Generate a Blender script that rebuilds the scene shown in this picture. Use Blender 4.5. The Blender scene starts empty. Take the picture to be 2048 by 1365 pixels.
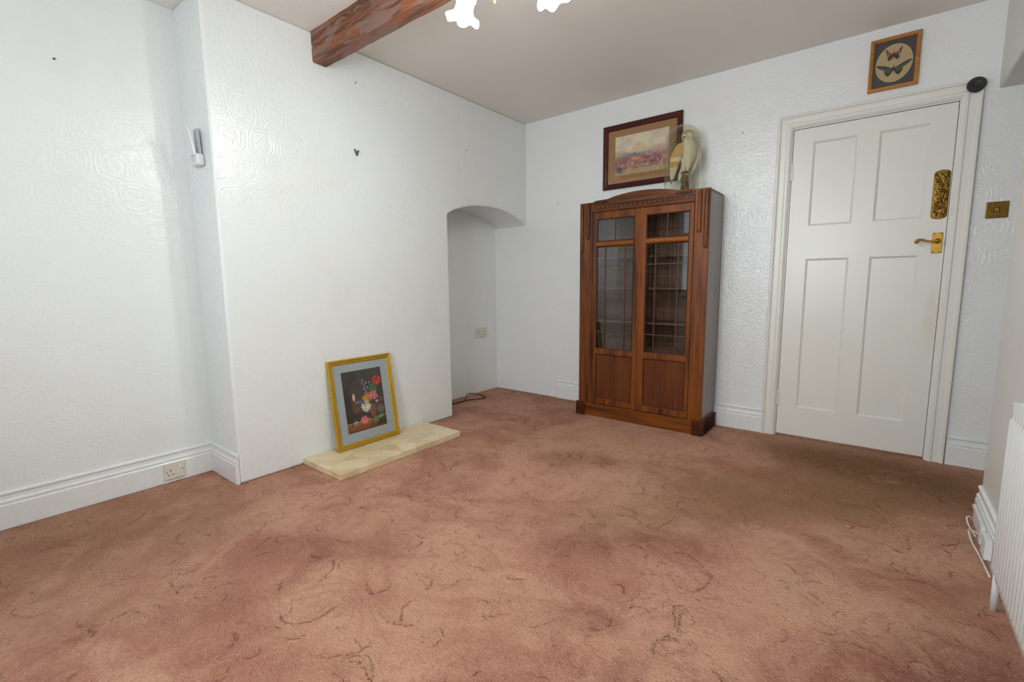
import bpy, bmesh, math, random
import numpy as np
from mathutils import Vector, Matrix
PI = math.pi
random.seed(7)
S = bpy.context.scene
C = S.collection

# ------------------------------------------------------------------ camera
cam = bpy.data.cameras.new('camera'); camo = bpy.data.objects.new('camera', cam); C.objects.link(camo)
cam.sensor_fit = 'HORIZONTAL'; cam.sensor_width = 36.0; cam.lens = 932.98/2048*36.0
cam.clip_start = 0.02
def basis(y, p, r):
    cy, sy, cp, sp, cr, sr = math.cos(y), math.sin(y), math.cos(p), math.sin(p), math.cos(r), math.sin(r)
    F = Vector((sy*cp, cy*cp, sp)); R = Vector((cy, -sy, 0)); U = R.cross(F)
    return R*cr+U*sr, -R*sr+U*cr, F
R_, U_, F_ = basis(-.6679, -.1262, -.0103)
camo.matrix_world = Matrix(((R_.x, U_.x, -F_.x, 2.595), (R_.y, U_.y, -F_.y, -3.5203), (R_.z, U_.z, -F_.z, 1.0502), (0, 0, 0, 1)))
S.camera = camo

# ------------------------------------------------------------------ world, lights, exposure
w = bpy.data.worlds.new('world'); S.world = w; w.use_nodes = True
bg = w.node_tree.nodes['Background']; bg.inputs[0].default_value = (.80, .90, 1.0, 1); bg.inputs[1].default_value = .9
def area(name, loc, rot, sx, sy, power, col):
    l = bpy.data.lights.new(name, 'AREA'); l.shape = 'RECTANGLE'; l.size = sx; l.size_y = sy; l.energy = power; l.color = col
    o = bpy.data.objects.new(name, l); C.objects.link(o); o.location = loc; o.rotation_euler = rot; return o
area('window_daylight', (1.75, -4.58, 1.5), (PI/2, 0, 0), .9, 1.25, 27, (.90, .95, 1.0))
BULB = 232.0
S.view_settings.view_transform = 'Standard'; S.view_settings.look = 'None'
S.view_settings.exposure = 1.0; S.view_settings.gamma = 1.0
S.view_settings.use_curve_mapping = False

# room measures (metres): x right along the back wall, y towards the back wall, z up
H = 2.4443; BRX = 0.0; RECX = -.3515; NICHX = -.375; YC = -2.5623; YN = -.9947; FY = -4.4; RX = 2.995

# ------------------------------------------------------------------ materials
def sr(r, g, b):
    f = lambda c: ((c/255+.055)/1.055)**2.4 if c/255 > .04045 else c/255/12.92
    return (f(r), f(g), f(b), 1)
class NT:
    def __init__(s, name):
        s.m = bpy.data.materials.new(name); s.m.use_nodes = True; s.t = s.m.node_tree
        s.b = s.t.nodes['Principled BSDF']
    def n(s, typ, ins=None, out=0, **pr):
        nd = s.t.nodes.new(typ)
        for k, v in pr.items(): setattr(nd, k, v)
        for k, v in (ins or {}).items():
            sock = nd.inputs[k]
            if isinstance(v, bpy.types.NodeSocket): s.t.links.new(v, sock)
            elif sock.type == 'RGBA' and len(v) == 3: sock.default_value = (*v, 1)
            else: sock.default_value = v
        return nd.outputs[out] if out is not None else nd
    def m_(s, op, a, b=0.0, c=0.0, clamp=False):
        return s.n('ShaderNodeMath', {0: a, 1: b, 2: c}, operation=op, use_clamp=clamp)
    def mix(s, fac, a, b, blend='MIX'):
        nd = s.t.nodes.new('ShaderNodeMix'); nd.data_type = 'RGBA'; nd.blend_type = blend
        for i, v in ((0, fac), (6, a), (7, b)):
            if isinstance(v, bpy.types.NodeSocket): s.t.links.new(v, nd.inputs[i])
            else: nd.inputs[i].default_value = v
        return nd.outputs[2]
    def ramp(s, fac, lo, hi):
        return s.n('ShaderNodeMapRange', {0: fac, 1: lo, 2: hi, 3: 0.0, 4: 1.0}, interpolation_type='SMOOTHSTEP')
    def noise(s, vec, scale, detail=3, dist=0.0, rough=.55, dims='3D'):
        return s.n('ShaderNodeTexNoise', {'Vector': vec, 'Scale': scale, 'Detail': detail, 'Distortion': dist, 'Roughness': rough}, noise_dimensions=dims)
    def obj(s, scale=None):
        v = s.n('ShaderNodeTexCoord', out=3)
        if scale: v = s.n('ShaderNodeMapping', {'Vector': v, 'Scale': scale})
        return v
    def geo(s): return s.n('ShaderNodeNewGeometry', out=0)
    def uv(s): return s.n('ShaderNodeTexCoord', out=2)
    def bump(s, h, strength, dist=.01, normal=None):
        ins = {'Height': h, 'Strength': strength, 'Distance': dist}
        if normal is not None: ins['Normal'] = normal
        return s.n('ShaderNodeBump', ins)
    def set(s, **kw):
        al = {'col': 'Base Color', 'rough': 'Roughness', 'metal': 'Metallic', 'spec': 'Specular IOR Level', 'nrm': 'Normal',
              'coat': 'Coat Weight', 'coatr': 'Coat Roughness', 'trans': 'Transmission Weight', 'ior': 'IOR', 'alpha': 'Alpha',
              'emc': 'Emission Color', 'ems': 'Emission Strength'}
        for k, v in kw.items():
            sock = s.b.inputs[al[k]]
            if isinstance(v, bpy.types.NodeSocket): s.t.links.new(v, sock)
            else: sock.default_value = v
        return s.m

def plain(name, col, rough=.5, metal=0, **kw):
    a = NT(name); v = a.obj(); n = a.noise(v, 35, 3)
    c2 = tuple(x*.88 for x in col[:3])+(1,)
    return a.set(col=a.mix(n, col, c2), rough=rough, metal=metal, **kw)

def wall_paint(name, base, pattern=True, rough=.21, bs=.34, stains=True, gx=1.0):
    a = NT(name); uv = a.uv()
    wob = a.n('ShaderNodeTexNoise', {'Vector': uv, 'Scale': 9.0, 'Detail': 1.0}, out=1)
    off = a.n('ShaderNodeVectorMath', {0: wob, 1: (.5, .5, .5)}, operation='SUBTRACT')
    off = a.n('ShaderNodeVectorMath', {0: off, 3: .035}, operation='SCALE')
    p = a.n('ShaderNodeVectorMath', {0: uv, 1: off}, operation='ADD')
    fine = a.noise(uv, 95, 3, .4); mid = a.noise(uv, 34, 3, 1.2); low = a.noise(uv, 1.3, 3, .2)
    h = a.m_('MULTIPLY_ADD', fine, .45, a.m_('MULTIPLY', mid, 1.0))
    if pattern:
        q = a.n('ShaderNodeVectorMath', {0: p, 3: 1/.155}, operation='SCALE')
        sp = a.n('ShaderNodeSeparateXYZ', {0: q}, out=None)
        row = a.m_('FLOOR', sp.outputs[1])
        fx = a.m_('SUBTRACT', a.m_('FRACT', a.m_('MULTIPLY_ADD', row, .5, sp.outputs[0])), .5)
        fy = a.m_('SUBTRACT', a.m_('FRACT', sp.outputs[1]), .5)
        d = a.m_('POWER', a.m_('ADD', a.m_('POWER', a.m_('ABSOLUTE', fx), 3.4), a.m_('POWER', a.m_('ABSOLUTE', fy), 3.4)), 1/3.4)
        rid = lambda r, wd: a.m_('SUBTRACT', 1.0, a.m_('DIVIDE', a.m_('ABSOLUTE', a.m_('SUBTRACT', d, r)), wd), clamp=True)
        ang = a.m_('ARCTAN2', fy, fx)
        rr = a.m_('SQRT', a.m_('ADD', a.m_('MULTIPLY', fx, fx), a.m_('MULTIPLY', fy, fy)))
        pet = a.m_('MULTIPLY', a.m_('SINE', a.m_('MULTIPLY', ang, 7.0)), .035)
        flo = a.m_('SUBTRACT', 1.0, a.m_('DIVIDE', a.m_('ABSOLUTE', a.m_('SUBTRACT', a.m_('ADD', rr, pet), .16)), .05), clamp=True)
        gate = a.ramp(a.noise(uv, 11, 2), .36, .52)
        pt = a.m_('ADD', a.m_('ADD', rid(.44, .035), rid(.33, .03)), flo)
        h = a.m_('ADD', h, a.m_('MULTIPLY', a.m_('MULTIPLY', pt, gate), .30))
    nrm = a.bump(h, bs, .006)
    nrm = a.bump(low, .35, .02, nrm)
    col = base
    if stains:
        st = a.ramp(a.noise(uv, 2.1, 5, .6), .52, .75)
        col = a.mix(a.m_('MULTIPLY', st, .35), base, (base[0]*.93, base[1]*.89, base[2]*.80, 1))
    return a.set(col=col, rough=rough, nrm=nrm, spec=.52)

def wood(name, c1, c2, axis='z', rough=.42, coat=.12, sc=1.0, bs=.15):
    a = NT(name)
    k = {'z': (38, 38, 2.2), 'x': (2.2, 38, 38), 'y': (38, 2.2, 38)}[axis]
    v = a.obj(tuple(x*sc for x in k)); g = a.noise(v, 1.0, 5, .6, .6)
    v2 = a.obj(tuple(x*sc*.18 for x in k)); g2 = a.noise(v2, 1.0, 3, 1.0)
    f = a.m_('ADD', a.m_('MULTIPLY', g, .65), a.m_('MULTIPLY', g2, .5))
    col = a.mix(a.ramp(f, .40, .75), c1, c2)
    return a.set(col=col, rough=rough, coat=coat, coatr=.2, spec=.28, nrm=a.bump(g, bs, .002))

M = {}
M['wall'] = wall_paint('white_embossed_wallpaper', (.80, .825, .81, 1))
M['wall_b'] = wall_paint('white_embossed_wallpaper_back', (.80, .81, .81, 1))
M['wall_plain'] = wall_paint('white_painted_plaster', (.70, .69, .665, 1), pattern=False, bs=.18, rough=.45)
M['ceil'] = wall_paint('ceiling_paint', (.84, .80, .75, 1), pattern=False, bs=.15, rough=.7, stains=False)
M['gloss'] = plain('white_gloss_paint', (.84, .85, .84, 1), .22, spec=.5)
M['door'] = None
def door_paint():
    a = NT('cream_white_door_paint'); v = a.obj()
    sp = a.n('ShaderNodeSeparateXYZ', {0: v}, out=None)
    dx = a.m_('DIVIDE', a.m_('SUBTRACT', sp.outputs[0], 2.83), .045); dz = a.m_('DIVIDE', a.m_('SUBTRACT', sp.outputs[2], .80), .22)
    d = a.m_('ADD', a.m_('MULTIPLY', dx, dx), a.m_('MULTIPLY', dz, dz))
    st = a.m_('SUBTRACT', 1.0, d, clamp=True)
    st = a.m_('MULTIPLY', st, a.noise(v, 14, 3))
    n = a.noise(v, 4, 3)
    c = a.mix(n, (.80, .785, .73, 1), (.77, .75, .69, 1))
    c = a.mix(a.m_('MULTIPLY', st, .55), c, (.66, .54, .34, 1))
    brush = a.noise(a.obj((120, 120, 4)), 1, 3)
    return a.set(col=c, rough=.30, nrm=a.bump(brush, .06, .002))
M['door'] = door_paint()

def carpet():
    a = NT('rose_sculpted_carpet'); g = a.geo()
    sp = a.n('ShaderNodeSeparateXYZ', {0: g}, out=None); X, Y = sp.outputs[0], sp.outputs[1]
    xy = a.n('ShaderNodeCombineXYZ', {0: X, 1: Y, 2: 0.0})
    wn = a.n('ShaderNodeTexNoise', {'Vector': xy, 'Scale': 4.0, 'Detail': 2.0}, out=1)
    off = a.n('ShaderNodeVectorMath', {0: a.n('ShaderNodeVectorMath', {0: wn, 1: (.5, .5, .5)}, operation='SUBTRACT'), 3: .16}, operation='SCALE')
    wp = a.n('ShaderNodeVectorMath', {0: xy, 1: off}, operation='ADD')
    n1 = a.noise(wp, 1.7, 5, 1.2, .62); n2 = a.noise(wp, 5.5, 5, 1.6, .65); n3 = a.noise(xy, 17, 4, .6, .65)
    base = a.mix(a.ramp(n1, .33, .62), sr(162, 112, 93), sr(194, 148, 124))
    n4 = a.noise(wp, 42, 4, .8, .7)
    base = a.mix(a.m_('MULTIPLY', a.ramp(n4, .48, .68), .40), base, sr(138, 90, 72))
    base = a.mix(a.m_('MULTIPLY', a.ramp(n2, .50, .72), .45), base, sr(152, 96, 80))
    base = a.mix(a.m_('MULTIPLY', a.ramp(n3, .52, .8), .5), base, sr(150, 96, 78))
    base = a.mix(a.m_('MULTIPLY', a.ramp(a.noise(xy, 2.3, 4, .5), .5, .7), .55), base, sr(196, 152, 124))
    def cells(vec, s):
        v = a.n('ShaderNodeVectorMath', {0: vec, 3: s}, operation='SCALE')
        vor = a.n('ShaderNodeTexVoronoi', {'Vector': v, 'Scale': 1.0}, out=None, voronoi_dimensions='2D')
        df = a.n('ShaderNodeVectorMath', {0: v, 1: vor.outputs['Position']}, operation='SUBTRACT')
        q = a.n('ShaderNodeSeparateXYZ', {0: df}, out=None)
        r = a.m_('SQRT', a.m_('ADD', a.m_('MULTIPLY', q.outputs[0], q.outputs[0]), a.m_('MULTIPLY', q.outputs[1], q.outputs[1])))
        rc = a.n('ShaderNodeSeparateXYZ', {0: vor.outputs['Color']}, out=None)
        an = a.m_('ADD', a.m_('ARCTAN2', q.outputs[1], q.outputs[0]), a.m_('MULTIPLY', rc.outputs[0], 6.283))
        return r, an, rc
    arcs = None; rag = a.noise(xy, 55, 3, .5, .65)
    for s, r0, wd, amt in ((5.6, .30, .030, .8), (9.5, .32, .050, .55), (4.1, .36, .020, .75)):
        sh = a.n('ShaderNodeVectorMath', {0: wp, 1: (s*1.7, s*.9, 0)}, operation='ADD')
        r, an, rc = cells(sh, s)
        rad = a.m_('ADD', a.m_('MULTIPLY_ADD', rc.outputs[1], .16, r0-.08), a.m_('MULTIPLY', a.m_('SUBTRACT', rag, .5), .16))
        ring = a.m_('SUBTRACT', 1.0, a.m_('DIVIDE', a.m_('ABSOLUTE', a.m_('SUBTRACT', r, rad)), wd), clamp=True)
        am = a.ramp(a.m_('SINE', an), .30, .70)
        br = a.m_('MULTIPLY', a.ramp(a.noise(xy, 75, 2), .40, .56), a.ramp(a.noise(xy, 2.6+s*.1, 2), .42, .56))
        k = a.m_('MULTIPLY', a.m_('MULTIPLY', ring, am), a.m_('MULTIPLY', br, amt))
        arcs = k if arcs is None else a.m_('MAXIMUM', arcs, k)
    # fans of leaf ribs
    r, an, rc = cells(a.n('ShaderNodeVectorMath', {0: wp, 1: (7.3, 2.9, 0)}, operation='ADD'), 1.7)
    ribs = a.ramp(a.m_('SINE', a.m_('MULTIPLY_ADD', r, 3.0, a.m_('MULTIPLY', an, 22.0))), 0.0, .9)
    ribs = a.m_('MULTIPLY', ribs, a.m_('MULTIPLY', a.ramp(r, .09, .16), a.m_('SUBTRACT', 1.0, a.ramp(r, .34, .46))))
    ribs = a.m_('MULTIPLY', ribs, a.ramp(a.noise(xy, 3.1, 2), .47, .6))
    base = a.mix(a.m_('MULTIPLY', ribs, .20), base, sr(140, 86, 72))
    base = a.mix(a.m_('MULTIPLY', arcs, .62), base, sr(104, 62, 44))
    # worn olive-brown dirt by the door and along the walking line, three darker rose smudges, and lens edge darkening painted in at the left
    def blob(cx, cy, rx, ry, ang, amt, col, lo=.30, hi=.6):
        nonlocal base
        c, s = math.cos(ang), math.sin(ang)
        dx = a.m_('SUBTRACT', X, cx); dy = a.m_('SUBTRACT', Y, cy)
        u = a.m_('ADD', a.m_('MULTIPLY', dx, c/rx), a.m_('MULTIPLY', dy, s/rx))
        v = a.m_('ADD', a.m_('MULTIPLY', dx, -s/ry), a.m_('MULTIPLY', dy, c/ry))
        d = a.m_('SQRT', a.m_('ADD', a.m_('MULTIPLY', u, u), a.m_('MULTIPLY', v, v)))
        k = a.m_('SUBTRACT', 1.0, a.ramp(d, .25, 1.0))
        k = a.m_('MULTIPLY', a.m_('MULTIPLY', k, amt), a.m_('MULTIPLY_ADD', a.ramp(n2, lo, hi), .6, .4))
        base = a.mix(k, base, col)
    ol = sr(122, 88, 56)
    blob(2.62, -.38, .85, .50, -.15, 1.0, ol, .2, .5)
    blob(2.35, -.95, .95, .42, .55, .85, sr(140, 104, 72), .2, .5)
    blob(1.85, -1.60, .75, .30, .75, .55, sr(140, 104, 74))
    blob(1.72, -1.98, .28, .14, .6, .45, sr(106, 68, 48))
    blob(1.13, -1.30, .22, .12, .3, .4, sr(128, 90, 68))
    blob(1.35, -1.15, .3, .16, .1, .5, sr(134, 92, 70))
    blob(2.00, -1.78, .30, .16, .4, .55, sr(122, 72, 56))
    blob(2.55, -2.15, .35, .2, 1.1, .7, sr(128, 76, 62))
    blob(2.85, -1.95, .35, .25, 1.4, .8, sr(118, 70, 58))
    blob(1.95, -2.32, .17, .10, .2, .5, sr(122, 70, 56))
    blob(2.12, -2.45, .16, .08, 1.2, .5, sr(122, 70, 56))
    blob(.95, -2.6, .5, .14, .5, .6, sr(134, 86, 68))
    blob(.05, -3.1, .9, .55, .5, .7, sr(146, 108, 84))  # left stain widened so its colour stands in for lens edge darkening
    blob(.75, -3.2, .6, .2, .8, .5, sr(150, 110, 88))
    sp1 = a.noise(xy, 210, 2, 0, .6); sp2 = a.noise(xy, 95, 3, 0, .6)
    base = a.mix(a.m_('MULTIPLY', a.ramp(sp1, .53, .66), .75), base, a.mix(.5, base, sr(80, 46, 36)))
    base = a.mix(a.m_('MULTIPLY', a.ramp(sp2, .50, .75), .35), base, sr(214, 166, 140))
    h = a.m_('ADD', a.m_('MULTIPLY', sp1, .5), a.m_('ADD', a.m_('MULTIPLY', sp2, 1.0), a.m_('MULTIPLY', arcs, -1.6)))
    h = a.m_('MULTIPLY_ADD', n3, 1.2, h)
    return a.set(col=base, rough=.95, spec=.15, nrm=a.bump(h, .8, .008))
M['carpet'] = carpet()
O1, O2 = sr(58, 26, 8), sr(130, 68, 14)
M['oak'] = wood('dark_oak_upright_grain', O1, O2, 'z')
M['oakh'] = wood('dark_oak_level_grain', O1, O2, 'x')
M['oakl'] = wood('lighter_oak', sr(104, 56, 18), sr(160, 98, 36), 'x')
M['oakp'] = wood('oak_panel', sr(78, 36, 14), sr(104, 52, 20), 'z', rough=.38)
M['oakd'] = wood('very_dark_oak', sr(46, 22, 12), sr(90, 46, 24), 'x', rough=.35)
M['oakglare'] = wood('oak_with_painted_glare', sr(84, 66, 54), sr(120, 98, 84), 'z', rough=.35, coat=.5)  # greyer than the other oak: glare on this side put into the colour
M['oaki'] = wood('oak_inside', sr(84, 58, 42), sr(116, 84, 62), 'x', rough=.6, coat=0)
M['lead'] = plain('dark_leading', sr(92, 48, 28), .4)
M['maho'] = wood('dark_red_mahogany', sr(52, 16, 12), sr(84, 28, 20), 'x', rough=.35)
M['pine'] = wood('orange_pine', sr(150, 96, 36), sr(190, 130, 58), 'x', rough=.4)
M['black'] = plain('black', (.012, .012, .014, 1), .5)
M['dark'] = plain('dark_hole', (.02, .018, .015, 1), .7)
def gold(name, c, rough, metal=.75, sc=60, bs=.3):
    a = NT(name); v = a.obj(); n = a.noise(v, sc, 3)
    return a.set(col=a.mix(n, c, tuple(x*.55 for x in c[:3])+(1,)), rough=rough, metal=metal, nrm=a.bump(n, bs, .002))
M['gold'] = gold('gilt', sr(214, 170, 44), .34, .55)
M['brass'] = gold('brass', sr(206, 160, 74), .25, .9, 30, .05)
M['brass_old'] = gold('aged_brass', sr(140, 106, 46), .36, .85, 90, .4)
M['plastic'] = plain('cream_plastic', sr(222, 218, 204), .35)
M['plastic_w'] = plain('white_plastic', sr(226, 226, 226), .35)
M['plastic_g'] = plain('grey_plastic', sr(186, 188, 196), .4)
M['rad'] = plain('white_radiator_enamel', sr(226, 228, 226), .25)
M['matgrey'] = plain('blue_grey_card', sr(168, 178, 180), .8)
M['mattan'] = plain('tan_card', sr(164, 120, 76), .8)
M['matdark'] = plain('dark_plum_card', sr(66, 60, 66), .8)
M['cream'] = plain('cream_card', sr(196, 168, 122), .8)
M['giltline'] = plain('pale_gilt_line', sr(190, 182, 128), .4)
M['brown_cable'] = plain('brown_cable_sheath', sr(56, 34, 26), .5)
M['metal_br'] = plain('brown_metal', sr(84, 70, 56), .45, .4)
M['chrome'] = plain('chrome', (.7, .7, .7, 1), .15, 1.0)
def glass(name, tint=(1, 1, 1, 1), refl=.5, rough=0.0):
    a = NT(name)
    tr = a.n('ShaderNodeBsdfTransparent', {'Color': tint}); gl = a.n('ShaderNodeBsdfGlossy', {'Color': (1, 1, 1, 1), 'Roughness': rough})
    fc = a.n('ShaderNodeLayerWeight', {'Blend': .5}, out=1)
    f = a.m_('MULTIPLY', a.m_('MULTIPLY_ADD', a.m_('POWER', fc, 4.5), .75, .042), refl, clamp=True)
    mx = a.n('ShaderNodeMixShader', {0: f, 1: tr, 2: gl})
    a.t.links.new(mx, a.t.nodes['Material Output'].inputs[0]); return a.m
M['glass'] = glass('cabinet_glass', (.90, .91, .90, 1), 1.05)
M['glass_pic'] = glass('picture_glass', (.98, .98, .98, 1), .7)
M['glass_dome'] = glass('dome_glass', (.90, .90, .83, 1), 1.3)
M['glass_win'] = glass('window_glass', (.97, .98, .98, 1), .8)
def beam_mat():
    a = NT('worn_stained_beam'); v = a.obj((1.1, 14, 14)); v2 = a.obj((5, 26, 26)); v3 = a.obj((2.4, 16, 16))
    g = a.noise(v, 1.6, 6, .8, .6); g2 = a.noise(v2, 1.5, 4, .5)
    c = a.mix(a.ramp(g, .38, .62), sr(86, 46, 28), sr(146, 86, 50))
    c = a.mix(a.m_('MULTIPLY', a.ramp(g2, .5, .7), .6), c, sr(74, 34, 22))
    worn = a.ramp(a.noise(v3, 1.0, 5, .9, .6), .46, .56)
    c = a.mix(a.m_('MULTIPLY', worn, .9), c, a.mix(g2, sr(150, 118, 104), sr(110, 84, 76)))
    dk = a.ramp(a.noise(a.obj((1.2, 5, 5)), 1.2, 3, .4), .60, .72)
    c = a.mix(a.m_('MULTIPLY', dk, .7), c, sr(58, 30, 22))
    return a.set(col=c, rough=.5, nrm=a.bump(g2, .3, .004))
M['beam'] = beam_mat()
def marble():
    a = NT('beige_crazy_marble'); v = a.geo()
    wv = a.n('ShaderNodeTexNoise', {'Vector': v, 'Scale': 14.0, 'Detail': 3.0}, out=1)
    v = a.n('ShaderNodeVectorMath', {0: v, 1: a.n('ShaderNodeVectorMath', {0: wv, 3: .05}, operation='SCALE')}, operation='ADD')
    vor = a.n('ShaderNodeTexVoronoi', {'Vector': a.n('ShaderNodeMapping', {'Vector': v, 'Scale': (9, 8, 9)}), 'Scale': 1.0}, out=None)
    rc = a.n('ShaderNodeSeparateXYZ', {0: vor.outputs['Color']}, out=None)
    ed = a.n('ShaderNodeTexVoronoi', {'Vector': a.n('ShaderNodeMapping', {'Vector': v, 'Scale': (9, 8, 9)}), 'Scale': 1.0}, feature='DISTANCE_TO_EDGE')
    c = a.mix(rc.outputs[0], sr(224, 208, 172), sr(206, 182, 138))
    c = a.mix(a.m_('MULTIPLY', a.ramp(rc.outputs[1], .86, .9), .7), c, sr(200, 166, 118))
    n = a.noise(v, 30, 5, 1.5)
    c = a.mix(a.m_('MULTIPLY', a.ramp(n, .5, .75), .5), c, sr(236, 226, 204))
    c = a.mix(a.m_('MULTIPLY', a.m_('SUBTRACT', 1.0, a.ramp(ed, 0, .05)), .4), c, sr(206, 178, 128))
    return a.set(col=c, rough=.3, coat=.2, nrm=a.bump(n, .1, .002))
M['marble'] = marble()
M['marble_edge'] = plain('rough_slab_edge', sr(206, 196, 172), .8)
def attr_mat(name, rough=.5, bs=0.0):
    a = NT(name); c = a.n('ShaderNodeVertexColor', layer_name='Col')
    return a.set(col=c, rough=rough)
M['print'] = attr_mat('printed_picture', .5)
M['feather'] = attr_mat('feathers', .9)
def emi(name, col, s, base=(.9, .9, .9, 1)):
    a = NT(name); return a.set(col=base, emc=col, ems=s, rough=.4)
M['bulb'] = emi('lit_bulb', (.91, 1.0, .97, 1), BULB)
M['shade'] = emi('lit_frosted_glass', (.95, 1.0, .99, 1), 14.0)

# ------------------------------------------------------------------ mesh helpers
def finish(name, bm, mat, parent=None, smooth=False, bevel=0, seg=2, uvs=True, autosm=None):
    me = bpy.data.meshes.new(name)
    if uvs:
        ul = bm.loops.layers.uv.verify()
        bm.normal_update()
        for f in bm.faces:
            n = f.normal; ax = max(range(3), key=lambda i: abs(n[i]))
            for l in f.loops:
                co = l.vert.co
                l[ul].uv = ((co.y, co.z), (co.x, co.z), (co.x, co.y))[ax]
    bm.to_mesh(me); bm.free()
    o = bpy.data.objects.new(name, me); C.objects.link(o)
    for mm in (mat if isinstance(mat, (list, tuple)) else [mat]): me.materials.append(mm)
    if parent: o.parent = parent
    if smooth:
        for p in me.polygons: p.use_smooth = True
    if bevel:
        b = o.modifiers.new('bevel', 'BEVEL'); b.width = bevel; b.segments = seg; b.limit_method = 'ANGLE'; b.angle_limit = .6
        b.harden_normals = False
    if autosm:
        for e in me.edges: pass
        md = o.modifiers.new('ws', 'EDGE_SPLIT'); md.split_angle = autosm
    return o
def box(bm, x0, x1, y0, y1, z0, z1, mi=0):
    vs = [bm.verts.new(p) for p in ((x0, y0, z0), (x1, y0, z0), (x1, y1, z0), (x0, y1, z0), (x0, y0, z1), (x1, y0, z1), (x1, y1, z1), (x0, y1, z1))]
    for q in ((0, 3, 2, 1), (4, 5, 6, 7), (0, 1, 5, 4), (1, 2, 6, 5), (2, 3, 7, 6), (3, 0, 4, 7)):
        f = bm.faces.new([vs[i] for i in q]); f.material_index = mi
    return vs
def prism(bm, pts, ax, a0, a1):
    """extrude a closed outline (2D) along an axis; pts are the two other coordinates in xyz order"""
    def P(p, a):
        return {'x': (a, p[0], p[1]), 'y': (p[0], a, p[1]), 'z': (p[0], p[1], a)}[ax]
    A = [bm.verts.new(P(p, a0)) for p in pts]; B = [bm.verts.new(P(p, a1)) for p in pts]
    n = len(pts)
    bm.faces.new(A); bm.faces.new(B[::-1])
    for i in range(n): bm.faces.new((A[i], B[i], B[(i+1) % n], A[(i+1) % n]))
    bmesh.ops.recalc_face_normals(bm, faces=bm.faces)
def sweep(bm, path, prof, closed, fr):
    """mitred moulding: path in plane coords, prof = [(offset to the left of travel, height)], fr(p, q, h) -> xyz"""
    n = len(path); m = len(prof); rings = []
    for i in range(n):
        p = Vector(path[i])
        dirs = []
        if closed or i > 0: dirs.append((p-Vector(path[i-1])).normalized())
        if closed or i < n-1: dirs.append((Vector(path[(i+1) % n])-p).normalized())
        ns = [Vector((-d.y, d.x)) for d in dirs]
        if len(ns) == 2:
            s = ns[0]+ns[1]; mi = s/(s.dot(ns[0]))
        else: mi = ns[0]
        rings.append([bm.verts.new(fr(p.x+mi.x*o, p.y+mi.y*o, h)) for o, h in prof])
    for i in range(n if closed else n-1):
        a, b = rings[i], rings[(i+1) % n]
        for j in range(m):
            k = (j+1) % m
            bm.faces.new((a[j], a[k], b[k], b[j]))
    if not closed:
        bm.faces.new(rings[0]); bm.faces.new(rings[-1][::-1])
    bmesh.ops.recalc_face_normals(bm, faces=bm.faces)
def lathe(bm, prof, cx, cy, cz, n=32, fn=None, capb=False, capt=False):
    rings = []
    for (r, z) in prof:
        ring = []
        for k in range(n):
            t = 2*PI*k/n; rr, zz = (r, z) if fn is None else fn(r, z, t)
            ring.append(bm.verts.new((cx+rr*math.cos(t), cy+rr*math.sin(t), cz+zz)))
        rings.append(ring)
    for a, b in zip(rings, rings[1:]):
        for k in range(n): bm.faces.new((a[k], a[(k+1) % n], b[(k+1) % n], b[k]))
    if capb: bm.faces.new(rings[0][::-1])
    if capt: bm.faces.new(rings[-1])
def catmull(pts, sub=8):
    P = [Vector(p) for p in pts]; P = [P[0]*2-P[1]]+P+[P[-1]*2-P[-2]]; out = []
    for i in range(1, len(P)-2):
        for s in range(sub):
            t = s/sub; a, b, c, d = P[i-1], P[i], P[i+1], P[i+2]
            out.append(.5*((2*b)+(c-a)*t+(2*a-5*b+4*c-d)*t*t+(3*b-a-3*c+d)*t**3))
    out.append(P[-2]); return out
def tube(bm, pts, rad, n=10, sub=8, smooth=True, flat=None):
    """rad: number or list per control point; flat=(sx,sy) cross-section scale"""
    path = catmull(pts, sub) if smooth else [Vector(p) for p in pts]
    L = len(path)
    if isinstance(rad, (int, float)): rs = [rad]*L
    else:
        k = len(rad)-1; rs = []
        for i in range(L):
            t = i/(L-1)*k; j = min(int(t), k-1); u = t-j; u = u*u*(3-2*u); rs.append(rad[j]*(1-u)+rad[j+1]*u)
    up = Vector((0, 0, 1)); rings = []
    tprev = None
    for i, p in enumerate(path):
        t = (path[min(i+1, L-1)]-path[max(i-1, 0)]).normalized()
        if tprev is None:
            a = up if abs(t.dot(up)) < .9 else Vector((1, 0, 0))
            nx = t.cross(a).normalized()
        else:
            nx = (nx-t*nx.dot(t)).normalized()
        ny = t.cross(nx); tprev = t
        sx, sy = flat or (1, 1)
        rings.append([bm.verts.new(p+(nx*math.cos(2*PI*k/n)*sx+ny*math.sin(2*PI*k/n)*sy)*rs[i]) for k in range(n)])
    for a, b in zip(rings, rings[1:]):
        for k in range(n): bm.faces.new((a[k], a[(k+1) % n], b[(k+1) % n], b[k]))
    bm.faces.new(rings[0][::-1]); bm.faces.new(rings[-1])
def thing(name, label, cat, loc=(0, 0, 0), mat=None, group=None):
    o = bpy.data.objects.new(name, None); C.objects.link(o); o.empty_display_size = .05
    if mat is not None: o.matrix_world = mat
    else: o.location = loc
    o['label'] = label; o['category'] = cat
    if group: o['group'] = group
    return o
def tag(o, label, cat, group=None):
    o['label'] = label; o['category'] = cat
    if group: o['group'] = group
    return o
def struct(o): o['kind'] = 'structure'; return o
def nb(): return bmesh.new()

# ------------------------------------------------------------------ room shell
bm = nb(); box(bm, -.7, 3.7, -5.5, .25, -.08, 0); struct(finish('floor', bm, M['carpet']))
bm = nb(); box(bm, -.7, 3.7, -5.5, .25, H, H+.1); struct(finish('ceiling', bm, M['ceil']))
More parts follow.
